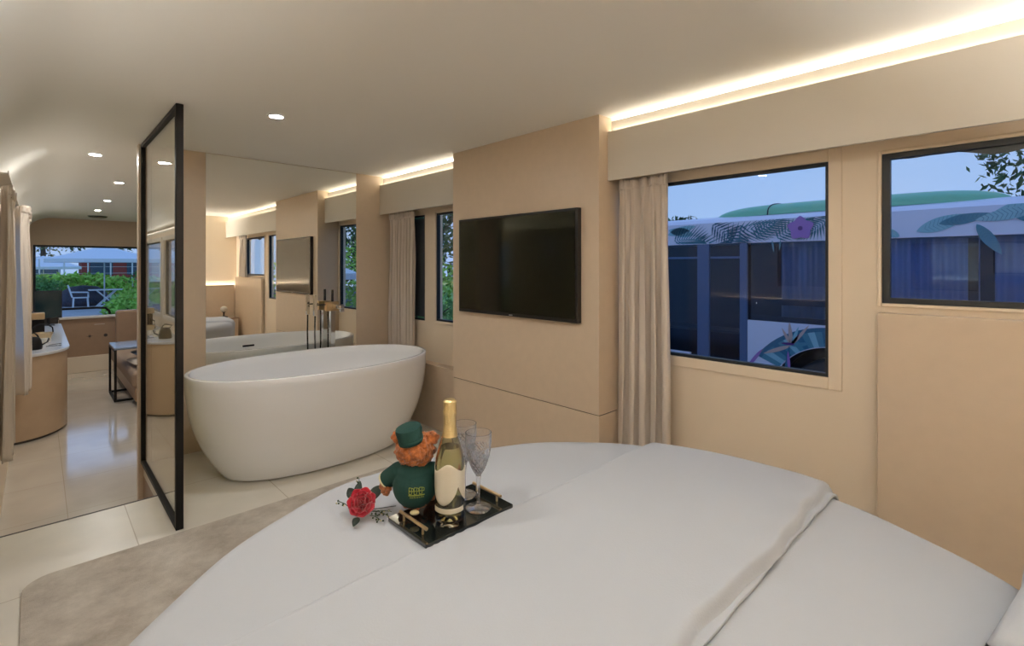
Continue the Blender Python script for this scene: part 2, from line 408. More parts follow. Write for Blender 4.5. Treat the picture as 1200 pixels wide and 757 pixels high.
MB().lathe([(.0,-.012),(.05,-.012),(.10,-.020),(.12,-.001),(0,-.001)], n=28).build('vent_cover', M['dchrome'], t, smooth=True)

# ------------------------------------------------------------------ curtains
def curtain(name, lab, x, y0, y1, z0, z1, folds, amp, group=None, seed=0, dirx=-1, band=None, mat=None, flare=0.0):
    rnd = random.Random(seed); ph = [rnd.uniform(-.5,.5) for _ in range(folds*3+4)]
    W = y1-y0
    def fn(u, v):
        # v: 0 top .. 1 bottom
        q = u*folds
        k = ph[int(q) % len(ph)]*(1-(q % 1)) + ph[(int(q)+1) % len(ph)]*(q % 1)
        a = amp*(.55 + .45*min(1, v*3))*(1+.5*k)
        wv = math.sin(2*PI*q + .7*k + .5*math.sin(3*v+seed))
        pin = .5*amp*math.sin(2*PI*q*3)*max(0, 1-v*11)
        xx = x + dirx*(a*wv + pin + amp*.25*math.sin(2*PI*q*2.3+1+2*v))
        yy = y0 + W*u + .012*math.sin(2*PI*q*2+.9)*min(1,v*4) + .01*math.sin(4*v+seed)*v + flare*v*(u-.5)*W
        zz = z1 + (z0-z1)*v + .004*math.sin(2*PI*q)*v
        return (xx, yy, zz)
    ctr = (x, (y0+y1)/2, z0)
    t = thing(name, lab, 'curtain', ctr, 0, group)
    loc(MB().grid(fn, folds*16, 44), ctr).build('curtain_cloth', mat or M['curtain'], t, smooth=True, solid=.004)
    def hd(u, v):
        p = fn(u, v*.035); return (p[0]+dirx*.004+dirx*.006*abs(math.sin(PI*u*folds*2)), p[1], z1+.004-.05*v)
    loc(MB().grid(hd, folds*16, 3), ctr).build('gathered_heading', mat or M['curtain'], t, smooth=True, solid=.003)
    return t
curtain('window_curtain', 'full length taupe curtain between television panel and window', 2.108, 1.145, 1.415, .05, 1.625, 5, .026, seed=3, flare=.15)
curtain('window_curtain', 'taupe curtain hanging between bath mirror column and narrow window', 2.118, 3.30, 3.66, .53, 1.625, 8, .022, seed=5)
curtain('window_curtain', 'taupe curtain at the bed head end of the wide window, seen in the mirror', 2.100, -.42, -.20, 1.045, 1.625, 5, .022, seed=8)
curtain('window_curtain', 'taupe curtain bunch farther along the left aisle wall', -.085, 4.62, 5.66, .33, 1.60, 8, .036, seed=11, dirx=1)
curtain('window_curtain', 'taupe curtain bunch at the left photo edge, nearest on aisle wall', -.118, 3.5, 4.18, .22, 1.60, 6, .020, seed=14, dirx=1)
tag(MB().box(-.155, -.10, 3.3, 8.9, 1.628, 1.636).box(-.104, -.10, 3.3, 8.9, 1.636, 1.646).build('curtain_rail', M['val']), 'cream curtain rail along the left aisle wall', 'curtain rail')
tag(MB().box(-.160, -.148, 3.3, 8.9, 1.637, 1.642).build('led_strip', M['led2']), 'glowing strip above the left aisle curtains', 'light strip')

# ------------------------------------------------------------------ bathtub
TC = (1.305, 3.135, 0)
t = thing('bathtub', 'white freestanding oval bathtub before the mirror', 'bathtub', TC)
def sup(a, b, th, n=2.35):
    c, s_ = math.cos(th), math.sin(th)
    return (a*math.copysign(abs(c)**(2/n), c), b*math.copysign(abs(s_)**(2/n), s_))
prof = []   # (scale_a, scale_b, z)
H_ = .60
def outer_s(z):
    k = z/H_; g = (1-(1-k)**2.4)
    return .545+.19*g, .285+.155*g
rings = []
for i in range(15):
    z = .012 + (H_-.012-.006)*i/14; a, b = outer_s(z); rings.append((a, b, z))
rings[0] = (rings[0][0]-.0, rings[0][1], .012)
rings += [(.733,.438,H_-.002),(.728,.433,H_),(.716,.421,H_),(.711,.416,H_-.004)]
for i in range(13):
    k = 1-(i+1)/13; z = .13+(H_-.14)*k; g = 1-(1-k)**2.2
    rings.append((.40+.305*g, .20+.21*g, z))
rings += [(.33,.15,.115),(.15,.07,.11),(.01,.005,.11)]
rings = [(.42,.20,.012)] + rings
N = 96; vs = []; fs = []
for a, b, z in rings:
    for i in range(N):
        x, y = sup(a, b, 2*PI*i/N, 2.2); vs.append((x, y, z))
for j in range(len(rings)-1):
    for i in range(N): fs.append((j*N+i, j*N+(i+1)%N, (j+1)*N+(i+1)%N, (j+1)*N+i))
fs.append(tuple(range(N)))
MB().add(vs, fs).build('tub_shell', M['white'], t, smooth=True, angle=.9)
MB().prism([sup(.50,.25,2*PI*i/48) for i in range(48)], 0.0005, .0125).build('tub_foot', M['edge'], t)
MB().box(-.045,.045,-.385,-.372,.505,.52).build('overflow_slot', M['black'], t, bevel=.002)
MB().lathe([(0,.113),(.03,.113),(.035,.1105)], n=24).build('drain', M['chrome'], t, smooth=True)

# floor standing filler behind the tub
P = (1.60, 3.625, 0)
t = thing('bath_filler', 'chrome square standing bath filler with hand shower', 'faucet', P)
MB().box(-.017,.017,-.017,.017,.0105,.86).build('column', M['chrome'], t, bevel=.002)
MB().box(-.05,.05,-.04,.04,.0005,.01).build('floor_plate', M['chrome'], t, bevel=.002)
MB().box(-.05,.045,-.02,.02,.86,.93).build('mixer_body', M['brass'], t, bevel=.003)
MB().box(-.013,.013,-.18,-.021,.885,.91).box(-.013,.013,-.18,-.155,.862,.885).build('spout', M['chrome'], t, bevel=.003)
MB().box(-.005,.010,-.006,.006,.9305,1.02).build('lever', M['dchrome'], t, bevel=.001)
MB().box(-.13,-.0505,-.006,.006,.905,.914).build('shower_arm', M['dchrome'], t, bevel=.001)
MB().box(-.140,-.118,-.014,.014,.83,.985).build('hand_shower', M['chrome'], t, bevel=.003)
MB().tube([(-.129,0,.83),(-.131,.0,.70),(-.125,-.003,.45),(-.09,-.006,.25),(-.05,-.004,.32),(-.03,0,.6),(-.03,0,.86)], .006, 8).build('shower_hose', M['dchrome'], t, smooth=True)
MB().box(.0455,.085,-.012,.012,.88,.905).build('side_knob', M['chrome'], t, bevel=.002)

# ------------------------------------------------------------------ rug
def rrect(x0, x1, y0, y1, r, n=8):
    p = []
    for cx, cy, a in ((x1-r,y1-r,0),(x0+r,y1-r,PI/2),(x0+r,y0+r,PI),(x1-r,y0+r,1.5*PI)):
        p += [(cx+r*math.cos(a+PI/2*i/n), cy+r*math.sin(a+PI/2*i/n)) for i in range(n+1)]
    return p
o = MB().prism(rrect(-.045, 1.55, .1, 2.615, .09), .0005, .011).build('rug', M['rug'], bevel=.003)
tag(o, 'mottled taupe rug with rounded corners under the bed', 'rug')

# ------------------------------------------------------------------ round bed
BC = (.83, .565)
t = thing('round_bed', 'large round bed with white duvet', 'bed', (BC[0], BC[1], .0115))
def bl(m): return loc(m, (BC[0], BC[1], .0115))
bl(MB().lathe([(0,.012),(.80,.012),(.82,.03),(.82,.24),(0,.24)], (BC[0],BC[1],0), 96)).build('bed_base', M['panel'], t, smooth=True, angle=.6)
bl(MB().lathe([(0,.2405),(.83,.2405),(.86,.27),(.86,.47),(.83,.50),(0,.50)], (BC[0],BC[1],0), 96)).build('mattress', M['linen'], t, smooth=True, angle=.6)
def sst(e0, e1, x):
    k = max(0, min(1, (x-e0)/(e1-e0))); return k*k*(3-2*k)
FOLD = .395; BAND = .935
def bed_h(x, y, duv):
    n1 = noise.noise(Vector((x*2.2, y*2.2, 3)))*.006 + noise.noise(Vector((x*6, y*3, 9)))*.0025
    if not duv:
        return .535 + n1
    e = FOLD + .008*math.sin(x*9)+.004*math.sin(x*31)
    h = .545 + .026*sst(e-.004, e+.011, y) - .020*sst(BAND-.012, BAND+.012, y + .006*math.sin(x*7))
    # soft gather wrinkles close to the fold
    h += .0022*math.sin(x*38+5*y)*math.exp(-((y-e)/.05)**2) + n1*.8
    k = sst(.60,.63,x)*(1-sst(.93,.96,x))*sst(.925,.937,y)*(1-sst(1.13,1.17,y))
    h = (h-.004)*(1-k) + .5490*k
    return h
def disc(duv, rr, drop, n=640, m=150):
    vs = []; fs = []; ok = []
    prof = [(rr-.055)*j/(m-26) for j in range(m-26)]
    for j in range(m):
        for i in range(n):
            th = 2*PI*i/n
            wob = .008*math.sin(3*th+1)+.006*math.sin(7*th+2)+.003*math.sin(17*th)
            if j <= m-26: r_ = (rr-.055)*j/(m-26); dz = 0
            else:
                k = (j-(m-26))/25
                if k < .45: a = k/.45*PI/2; r_ = rr-.055+.055*math.sin(a); dz = -.055*(1-math.cos(a))
                else:
                    kk = (k-.45)/.55; r_ = rr + .010*math.sin(22*th+2*math.sin(3*th))*kk - .012*kk; dz = -.055-(drop-.055)*kk
            r_ += wob*min(1, r_/rr)**3
            x, y = BC[0]+r_*math.cos(th), BC[1]+r_*math.sin(th)
            z = bed_h(x, y, duv) + dz - .012*(r_/rr)**6
            vs.append((x, y, z)); ok.append((not duv) or y > FOLD-.03)
    for j in range(m-1):
        for i in range(n):
            f_ = (j*n+i, j*n+(i+1)%n, (j+1)*n+(i+1)%n, (j+1)*n+i)
            if j == 0: f_ = (i, n+(i+1)%n, n+i)
            if all(ok[q] for q in f_): fs.append(f_)
    return MB().add(vs, fs)
def disc2(duv, rr, drop):
    """duvet: rows along Y from the fold line to the foot, skirt included"""
    mb = MB(); nx, ny = 220, 170
    def fn(u, v):
        # v 0..1 over angle-ish rows, concentrate near the fold; polar with clamp to fold line
        th = PI*u; return th
    # polar fan around the middle of the fold line
    vs = []; fs = []; n, m = 520, 170
    c = (BC[0], FOLD-.012)
    for i in range(n+1):
        th = PI*i/n; dx, dy = math.cos(th), math.sin(th)
        # ray to circle
        ox, oy = c[0]-BC[0], c[1]-BC[1]
        b = ox*dx+oy*dy; q = ox*ox+oy*oy-rr*rr; L = -b+math.sqrt(b*b-q)
        for j in range(m+1):
            fl = m-26
            if j <= fl: s_ = (L-.055)*(j/fl); dz = 0
            else:
                k = (j-fl)/26
                if k < .45: a = k/.45*PI/2; s_ = L-.055+.055*math.sin(a); dz = -.055*(1-math.cos(a))
                else:
                    kk = (k-.45)/.55; s_ = L+.010*math.sin(24*th+2*math.sin(3*th))*kk-.01*kk; dz = -.055-(drop-.055)*kk
            s_ += (.008*math.sin(3*th+1)+.006*math.sin(7*th+2)+.003*math.sin(19*th))*min(1, s_/L)**3
            x, y = c[0]+s_*dx, c[1]+s_*dy
            vs.append((x, y, bed_h(x, y, True)+dz-.012*(s_/L)**6))
    for i in range(n):
        for j in range(m):
            fs.append((i*(m+1)+j, (i+1)*(m+1)+j, (i+1)*(m+1)+j+1, i*(m+1)+j+1))
    return mb.add(vs, fs)
bl(disc(False, .893, .27, 360, 110)).build('under_sheet', M['linen'], t, smooth=True)
bl(disc2(True, .902, .25)).build('duvet', M['linen'], t, smooth=True, solid=.008)

def pillow(lab, cx, cy, cz, w, d, h, rz, tilt=0, group='white pillows at the bed head'):
    def fn(u, v):
        a, b = u*2-1, v*2-1
        e = (1-abs(a)**3.2)*(1-abs(b)**3.2); k = max(0, e)**.42
        px = w/2*a*(1-.06*(1-abs(b))*abs(a)**2); py = d/2*b*(1-.08*(1-abs(a))*abs(b)**2)
        return px, py, k + .05*noise.noise(Vector((a*2, b*2, cx*5)))*k
    m = MB()
    m.grid(lambda u, v: (fn(u,v)[0], fn(u,v)[1], h/2*fn(u,v)[2]), 36, 28)
    m.grid(lambda u, v: (fn(u,v)[0], fn(u,v)[1], -h/2*fn(u,v)[2]*.8), 36, 28)
    o = m.build('pillow', M['linen'], smooth=True); o.location = (cx, cy, cz); o.rotation_euler = (tilt, 0, rz)
    q = o.modifiers.new('weld', 'WELD'); q.merge_threshold = .0005
    return tag(o, lab, 'pillow', group)
pillow('white pillow at the right corner of the round bed, by the side panel', 1.312, -.17, .595, .50, .38, .13, -.10)
pillow('white pillow at the middle of the bed head', .77, -.175, .595, .48, .36, .13, .06)

# nightstand + small lamp, seen in the mirror
P = (1.93, -.62, .0005)
t = thing('nightstand', 'small taupe nightstand between bed and side panel', 'nightstand', P)
MB().box(-.15,.15,-.15,.15,.0,.44).build('body', M['panel'], t, bevel=.004)
MB().box(-.155,.155,-.155,.155,.4405,.455).build('top_board', M['brown'], t, bevel=.002)
MB().box(-.135,.135,.1505,.160,.25,.42).build('drawer', M['panel'], t, bevel=.003)
t = thing('table_lamp', 'small dark lamp with pale globe on the nightstand', 'lamp', (1.93, -.62, .4565))
MB().lathe([(0,0),(.05,0),(.05,.012),(.012,.02),(.012,.07),(.03,.08),(0,.08)], n=24).build('lamp_base', M['edge'], t, smooth=True, angle=.5)
MB().ell((0,0,.118), (.045,.045,.045)).build('lamp_globe', pm('globe_glass', (.7,.66,.58), .3), t, smooth=True)

# ------------------------------------------------------------------ serving tray
TZ = .5545
P = (.774, 1.0285, TZ)
t = thing('serving_tray', 'black marble serving tray with brass handles on the duvet', 'tray', P)
MB().prism(rrect(-.138,.138,-.0875,.0875,.006,4), 0, .0105).build('tray_slab', M['traym'], t, bevel=.0015)
for sx in (-1, 1):
    x = sx*.118
    h_ = MB().tube([(x,-.058,.028),(x,.058,.028)], .0042, 12).build('handle', M['brass'], t, smooth=True, angle=.6)
    for yy in (-.042,.042): MB().tube([(x,yy,.0105),(x,yy,.0245)], .003, 10).build('handle_post', M['brass'], h_, smooth=True, angle=.6)
TT = TZ+.0110

# bottle
B = thing('champagne_bottle', 'gold foiled champagne bottle standing on the tray', 'bottle', (.735, .9865, TT), -.75)
bo = [(0,.002),(.030,.0),(.0355,.004),(.0365,.02),(.0365,.135),(.0345,.16),(.027,.19),(.019,.215),(.0150,.24),(.0145,.262)]
bi = [(.0125,.262),(.013,.24),(.017,.214),(.025,.188),(.0325,.158),(.0345,.134),(.0345,.02),(.030,.012),(.012,.018),(0,.02)]
MB().lathe(bo+bi, n=48).build('glass_body', M['bottle'], B, smooth=True)
MB().lathe([(0,.0206),(.012,.0186),(.030,.0126),(.0342,.0205),(.0342,.134),(.0322,.158),(.0247,.188),(0,.188)], n=40).build('wine', M['wine'], B, smooth=True, angle=.7)
MB().lathe([(.0198,.214),(.0178,.223),(.0160,.24),(.0158,.262),(.0172,.268),(.0172,.276),(.0158,.281),(.0165,.292),(.0165,.299),(.012,.304),(0,.304)], n=32).build('foil_capsule', M['gold'], B, smooth=True, angle=.7)
# lobed wrap label
def labelmesh(z_top, z_bot, r_of, half, n=60):
    m = MB(); vs = []; fs = []; k = 14
    for i in range(n+1):
        a = -half+2*half*i/n
        zb, zt = z_bot(a), z_top(a)
        for j in range(k+1):
            z = zb+(zt-zb)*j/k; r_ = r_of(z); vs.append((r_*math.sin(a), -r_*math.cos(a), z))
    for i in range(n):
        for j in range(k): fs.append((i*(k+1)+j, (i+1)*(k+1)+j, (i+1)*(k+1)+j+1, i*(k+1)+j+1))
    return m.add(vs, fs)
def r_body(z):
    pts = bo[3:]
    for (ra, za), (rb, zb) in zip(pts, pts[1:]):
        if za <= z <= zb: return ra+(rb-ra)*(z-za)/(zb-za)+.0007
    return .0372
labelmesh(lambda a: .145+.010*math.cos(3*a), lambda a: .105-.048*abs(math.cos(1.5*a+.55))**.6, r_body, 1.75).build('petal_label', M['goldl'], B, smooth=True, solid=.0004)
labelmesh(lambda a: .049, lambda a: .037, r_body, 1.2).build('lower_label', M['goldl'], B, smooth=True, solid=.0004)

# crystal glasses
G = thing('crystal_glass', 'clear cut crystal wine glass at the front of the tray', 'glass', (.831, .991, TT), 0, 'crystal glasses on the tray')
MB().lathe([(0,0),(.033,0),(.034,.0015),(.031,.003),(.010,.006),(.0055,.012),(0,.012)], n=40).build('glass_foot', M['crystal'], G, smooth=True)
m = MB(); prof = [(.0052,.0121),(.0042,.03),(.0045,.06),(.0062,.078),(.0075,.086)]
m.lathe([(0,.0121)]+prof+[(0,.086)], n=8); m.build('stem', M['crystal'], G)
# bowl with diamond cuts
vs = []; fs = []; n = 48; rows = 26
def br(k): return .006+.0285*(1-(1-k)**2.6)**.9
for j in range(rows+1):
    k = j/rows; z = .0865+.112*k; r0 = br(k)
    for i in range(n):
        cut = .0028*(1 if ((i+j) % 4 in (0,)) or ((i-j) % 4 == 0) else 0)*(1 if .06 < k < .66 else 0)
        a = 2*PI*i/n; vs.append(((r0-cut)*math.cos(a), (r0-cut)*math.sin(a), z))
for j in range(rows, -1, -1):
    k = j/rows; z = .0865+.112*k + (.006 if j == 0 else 0); r0 = max(.0008, br(k)-.0022-.002*(1-k))
    for i in range(n):
        a = 2*PI*i/n; vs.append((r0*math.cos(a), r0*math.sin(a), z))
tot = 2*(rows+1)
for j in range(tot-1):
    for i in range(n): fs.append((j*n+i, j*n+(i+1)%n, (j+1)*n+(i+1)%n, (j+1)*n+i))
fs += [tuple(reversed(range(n))), tuple(range((tot-1)*n, tot*n))]
MB().add(vs, fs).build('cut_bowl', M['crystal'], G)
g2 = copy_tree(G); g2.location = (.850, 1.075, TT); g2['label'] = 'clear cut crystal wine glass at the back of the tray, just behind the bottle'

# ------------------------------------------------------------------ teddy bear, seen from behind
T_ = thing('teddy_bear', 'curly brown teddy bear in dark green cap and jacket, sitting on the tray', 'teddy bear', (.700, 1.088, TT+.008), math.radians(-44)); T_.scale = (1.2,1.2,1.2)
# local: bear faces +Y, -Y is its back (towards the camera), X to its side
m = MB()
m.ell((0,0,.052),(.040,.034,.050)); m.ell((0,.002,.128),(.042,.037,.036))
m.ell((-.036,.0,.154),(.014,.009,.014)); m.ell((.036,.0,.154),(.014,.009,.014))
m.ell((0,.034,.120),(.018,.018,.014))
for s in (-1,1):
    m.ell((s*.028,.050,.018),(.017,.034,.017)); m.ell((s*.030,.080,.026),(.018,.011,.022))
for k in range(6): m.ell((-.036-.026*k/5, .004+.010*k/5, .080-.022*k/5), (.014,.014,.014))
for k in range(6): m.ell((.036+.016*k/5, .004+.014*k/5, .078-.032*k/5), (.014,.014,.014))
m.ell((-.066,.012,.046),(.012,.014,.020))
o = m.build('bear_body', M['fur'], T_, smooth=True)
q = o.modifiers.new('remesh','REMESH'); q.mode = 'VOXEL'; q.voxel_size = .0017; q.use_smooth_shade = True
tx = bpy.data.textures.new('curls','CLOUDS'); tx.noise_scale = .010; tx.noise_depth = 2
q = o.modifiers.new('disp','DISPLACE'); q.texture = tx; q.strength = .014; q.mid_level = .45; q.texture_coords = 'LOCAL'
# jacket
m = MB(); m.ell((0,-.001,.053),(.0475,.042,.0485)); m.ell((0,0,.082),(.039,.036,.024))
for s, ex, ez in ((-1,.024,-.020),(1,.013,-.026)):
    for k in range(7): m.ell((s*(.036+ex*k/6), .004+.010*k/6, .080+ez*k/6), (.0205,.0200,.0195))
o = m.build('jacket', M['green'], T_, smooth=True)
q = o.modifiers.new('remesh','REMESH'); q.mode = 'VOXEL'; q.voxel_size = .0017; q.use_smooth_shade = True
q = o.modifiers.new('sm','SMOOTH'); q.iterations = 6
# cuff
m = MB(); dv = Vector((-.7,.28,-.65)).normalized(); u = dv.cross(Vector((0,1,0))).normalized(); w = dv.cross(u)
c0 = Vector((-.066,.015,.056))
m.tube([c0+(u*math.cos(2*PI*i/20)+w*math.sin(2*PI*i/20))*.0165 for i in range(20)], .0028, 8, close=True)
m.build('cuff', M['cuff'], T_, smooth=True)
# cap: crown + band
Mt = Matrix.Rotation(math.radians(-10), 4, 'Y') @ Matrix.Rotation(math.radians(8), 4, 'X')
cap = MB().lathe([(.0,.034),(.018,.034),(.0265,.030),(.028,.022),(.0245,.0),(.0235,-.002),(0,-.002)], (-.006,-.014,.152), 28, Mt.to_3x3()).build('cap', M['green'], T_, smooth=True, angle=.8)
MB().lathe([(.0248,-.003),(.0262,-.003),(.0268,.006),(.0254,.006),(.0248,-.003)], (-.006,-.014,.152), 28, Mt.to_3x3()).build('cap_band', M['green'], cap, smooth=True)
# back print: two rows of stitched lettering
pr_ = MB()
def back_pt(x, z):
    k = 1-(x/.0475)**2-((z-.053)/.0485)**2
    return Vector((x, -.001-.042*math.sqrt(max(.01, k))-.0012, z))
rr = random.Random(4)
def stroke(x0, z0, x1, z1, r_=.0007):
    pr_.tube([back_pt(x0+(x1-x0)*q/4, z0+(z1-z0)*q/4) for q in range(5)], r_, 6)
x = -.004
for k in range(6):
    a, b = x+k*.0052, x+k*.0052+.0040
    z0_, z1_ = .051, .064
    stroke(a, z0_, a, z1_)
    if k % 2: stroke(a, z1_, b, z1_-.002); stroke(b, z1_-.002, b, z0_+.006); stroke(b, z0_+.006, a, z0_+.006)
    else: stroke(a, z1_, b, z1_); stroke(a, (z0_+z1_)/2, b, (z0_+z1_)/2); stroke(a, z0_, b, z0_)
stroke(x-.001, .0485, x+.031, .0485, .0010)
for k in range(11): stroke(x+.002+k*.0026, .0425, x+.003+k*.0026, .0455 if k % 3 else .0465, .0005)
pr_.build('back_print', M['yell'], T_, smooth=True)
MB().ell((.006,-.036,.010),(.010,.006,.005)).build('tail_tag', M['cuff'], T_, smooth=True)

# ------------------------------------------------------------------ rose
RZ = bed_h(.594,1.18,True)+.006
Rr = thing('red_rose', 'red fabric rose with dark leaves and twigs lying left of the bear', 'rose', (.598, 1.178, RZ+.001))
fl = MB()
ax = Vector((-.45,-.75,.62)).normalized()
e1 = ax.cross(Vector((0,0,1))).normalized(); e2 = e1.cross(ax)
cen = Vector((0,0,.036))
k = 0
for ring, (num, r_, hh, op) in enumerate([(3,.006,.030,.0),(4,.011,.030,.15),(5,.017,.029,.35),(6,.023,.027,.6),(7,.029,.024,.95)]):
    for i in range(num):
        th0 = 2*PI*(i+.5*(ring % 2))/num + ring*.7
        wd = 2*PI/num*.95
        def pf(u, v, th0=th0, wd=wd, r_=r_, hh=hh, op=op):
            a = th0 + (u-.5)*wd*(1.15-.35*abs(v-.6))
            edge = 1-abs(2*u-1)**2.5
            rad = r_*(.35+.65*math.sin(min(1, v*1.2)*PI/2)) + op*.006*v*v + .0015*math.sin(8*u+ring)
            hgt = -.014+(hh*(.55+.45*edge**.5))*v - op*.003*v**3
            return cen + ax*hgt + (e1*math.cos(a)+e2*math.sin(a))*rad
        fl.grid(lambda u, v, pf=pf: tuple(pf(u, v)), 10, 8)
fl.build('blossom', M['red'], Rr, smooth=True, solid=.0010)
def leafm(base, tip, wdt, up=Vector((0,0,1)), fold=.25):
    base, tip = Vector(base), Vector(tip); d = tip-base; sd = d.cross(up).normalized(); nn = sd.cross(d).normalized()
    def f_(u, v):
        w_ = wdt*math.sin(PI*min(1, v*.96+.02))**.8*(u-.5)*2
        return tuple(base + d*v + sd*w_ + nn*(abs(w_)*fold + d.length*.12*math.sin(PI*v)))
    return MB().grid(f_, 6, 10)
for b, tp, w_ in (((.018,.005,.026),(.070,.018,.052),.014), ((-.006,.024,.036),(-.012,.050,.060),.012), ((-.018,-.018,.010),(-.040,-.035,.002),.009), ((.0,.03,.03),(.024,.055,.066),.010)):
    leafm(b, tp, w_, up=Vector((-.5,-.6,.6))).build('leaf', M['leaf'], Rr, smooth=True, solid=.0008)
rr = random.Random(5)
for b, tp in (((-.02,.01,.02),(-.052,.028,.048)), ((.01,.03,.03),(.022,.058,.074)), ((.02,-.01,.008),(.062,-.042,.006)), ((.012,-.02,.006),(.022,-.062,.004)), ((.02,.0,.01),(.045,-.055,.006))):
    b, tp = Vector(b), Vector(tp); m = MB(); mid = (b+tp)/2+Vector((0,0,.004)); m.tube([b, mid, tp], .0009, 6)
    for i in range(9):
        p = b.lerp(tp, .3+.7*i/8)+Vector([rr.uniform(-.006,.006) for _ in range(3)]); m.mat(1 if i % 4 == 3 else 0); m.ell(p, (.0026,.0026,.0022), 6, 4)
    m.build('twig', [M['twig'], M['bud']], Rr, smooth=True)
MB().tube([(.015,0,.012),(.05,.0,.004),(.075,-.012,.004),(.10,-.030,.010),(.115,-.05,.016)][:3]+[(.088,-.02,.0045)], .0010, 6).build('stem', M['leaf'], Rr, smooth=True)

# ------------------------------------------------------------------ aisle: counter with rounded end
def counter_outline(x1, y0, y1, g=0.0):
    pts = [(XL+.003, y0-g)]
    n = 14
    for i in range(1, n+1):
        a = PI/2*i/n
        pts.append((XL + (x1-XL+g)*math.sin(a)**1.05, y0-g + .50*(1-math.cos(a))))
    return pts + [(x1+g, y1), (XL+.003, y1)]
P = (0, 7.2, ZL)
t = thing('kitchen_counter', 'bronze curved end counter with pale top in the aisle', 'counter', P)
loc(MB().prism(counter_outline(.195, 5.84, 8.72, -.012), ZL+.0005, ZL+.02), P).build('plinth', M['edge'], t)
loc(MB().prism(counter_outline(.20, 5.84, 8.74), ZL+.0205, .42), P).build('cabinet_body', M['cab'], t, smooth=True, angle=.5)
loc(MB().prism(counter_outline(.20, 5.84, 8.74, .015), .4205, .446), P).build('counter_top', pm('pale_stone', (.62,.64,.68), .12), t, bevel=.004)
CT = .4465
# things on the counter
t = thing('coffee_machine', 'black coffee machine with copper head on the aisle counter', 'coffee machine', (-.02, 7.35, CT))
MB().box(-.08,.08,-.10,.12,0,.03).box(-.07,.07,.04,.12,.03,.24).build('machine_body', M['black'], t, bevel=.006)
MB().box(-.07,.07,-.09,.04,.18,.25).build('brew_head', M['brass'], t, bevel=.01)
MB().box(-.05,.05,-.085,.02,.0305,.036).build('drip_tray', M['chrome'], t, bevel=.002)
t = thing('kettle', 'dark kettle nearest the curtain on the aisle counter', 'kettle', (-.03, 6.18, CT))
MB().lathe([(0,0),(.055,0),(.06,.02),(.05,.08),(.035,.11),(0,.115)], n=28).build('kettle_body', M['black'], t, smooth=True)
MB().tube([(.045,0,.03),(.09,0,.06),(.10,0,.095)], .007, 8).build('spout', M['dchrome'], t, smooth=True)
MB().tube([(-.035,0,.105),(-.06,0,.13),(-.0,0,.15),(.02,0,.13),(.03,0,.11)], .006, 8).build('handle', M['black'], t, smooth=True)
t = thing('wooden_basket', 'copper toned basket with black handle on the counter', 'basket', (.03, 6.95, CT))
MB().lathe([(0,.0),(.06,0),(.085,.07),(.08,.07),(.057,.006),(0,.006)], n=24).build('basket_bowl', M['brass'], t, smooth=True, angle=.6)
MB().tube([(-.08,0,.06),(-.075,0,.12),(-.03,0,.155),(.03,0,.155),(.075,0,.12),(.08,0,.06)], .006, 8).build('handle', M['black'], t, smooth=True)
cupm = pm('cream_ceramic', (.72,.66,.52), .25)
cup = thing('coffee_cup', 'cream coffee cup on the counter, in front of the basket', 'cup', (.045, 6.60, CT), 0, 'cups on the counter')
MB().lathe([(0,0),(.02,0),(.034,.05),(.031,.05),(.018,.004),(0,.004)], n=20).build('cup_body', cupm, cup, smooth=True, angle=.6)
MB().tube([(.028,0,.04),(.045,0,.038),(.043,0,.018),(.024,0,.015)], .0035, 8).build('handle', cupm, cup, smooth=True)
for p, l in (((-.045,6.62,CT),'cream coffee cup on the counter, against the wall beside the basket'), ((-.06,6.42,CT),'cream coffee cup on the counter just behind the kettle'), ((.01,6.40,CT),'cream coffee cup on the counter between kettle and spoons')):
    c = copy_tree(cup); c.location = p; c['label'] = l
sp = MB().tube([(-.05,0,.004),(.03,.01,.004)], .003, 6).ell((.045,.012,.004), (.014,.009,.003), 10, 6).build('spoon', M['dchrome'], smooth=True)
sp.location = (.10, 6.30, CT); tag(sp, 'dark spoon on the pale counter top, nearer the cabinet end', 'spoon', 'spoons on the counter')
s2 = sp.copy(); COL.objects.link(s2); s2.location = (.115, 6.42, CT); s2.rotation_euler = (0,0,.5); s2['label'] = 'dark spoon on the pale counter top, farther from the cabinet end'
t = thing('monitor', 'black upright screen at the far end of the counter', 'monitor', (.09, 8.55, CT))
MB().box(-.06,.06,-.05,.05,0,.008).box(-.015,.015,-.008,.008,.008,.10).build('stand', M['black'], t, bevel=.002)
MB().box(-.128,.128,-.012,.008,.09,.44).build('screen_case', M['bezel'], t, bevel=.003)
MB().box(-.118,.118,-.0135,-.0121,.10,.43).build('screen', pm('monitor_screen', (.012,.03,.03), .15), t)

# driver's bulkhead at the end of the aisle
P = (.9, 9.2, ZL)
t = thing('bulkhead', 'brown cabin bulkhead on a cream plinth below the windscreen', 'bulkhead', P)
loc(MB().box(.205, XR-.001, 9.18, 9.6, ZL+.0005, -.075), P).build('plinth', M['wall'], t, bevel=.004)
loc(MB().box(.205, 1.05, 9.20, 9.26, -.0745, .455), P).build('front_panel', M['brown'], t, bevel=.004)
loc(MB().box(.205, 1.05, 9.17, 9.40, .4555, .480), P).build('shelf', M['val'], t, bevel=.004)
m = MB(); cx, cz = .525, .20
for i in range(8):
    a = PI*i/4; L_ = .045 if i % 2 == 0 else .028
    m.add([(cx+.008*math.cos(a+.5),9.1985,cz+.008*math.sin(a+.5)),(cx+L_*math.cos(a),9.1985,cz+L_*math.sin(a)),(cx+.008*math.cos(a-.5),9.1985,cz+.008*math.sin(a-.5)),(cx,9.1985,cz)],[(0,1,2,3)])
loc(m, P).build('star_emblem', M['edge'], t)
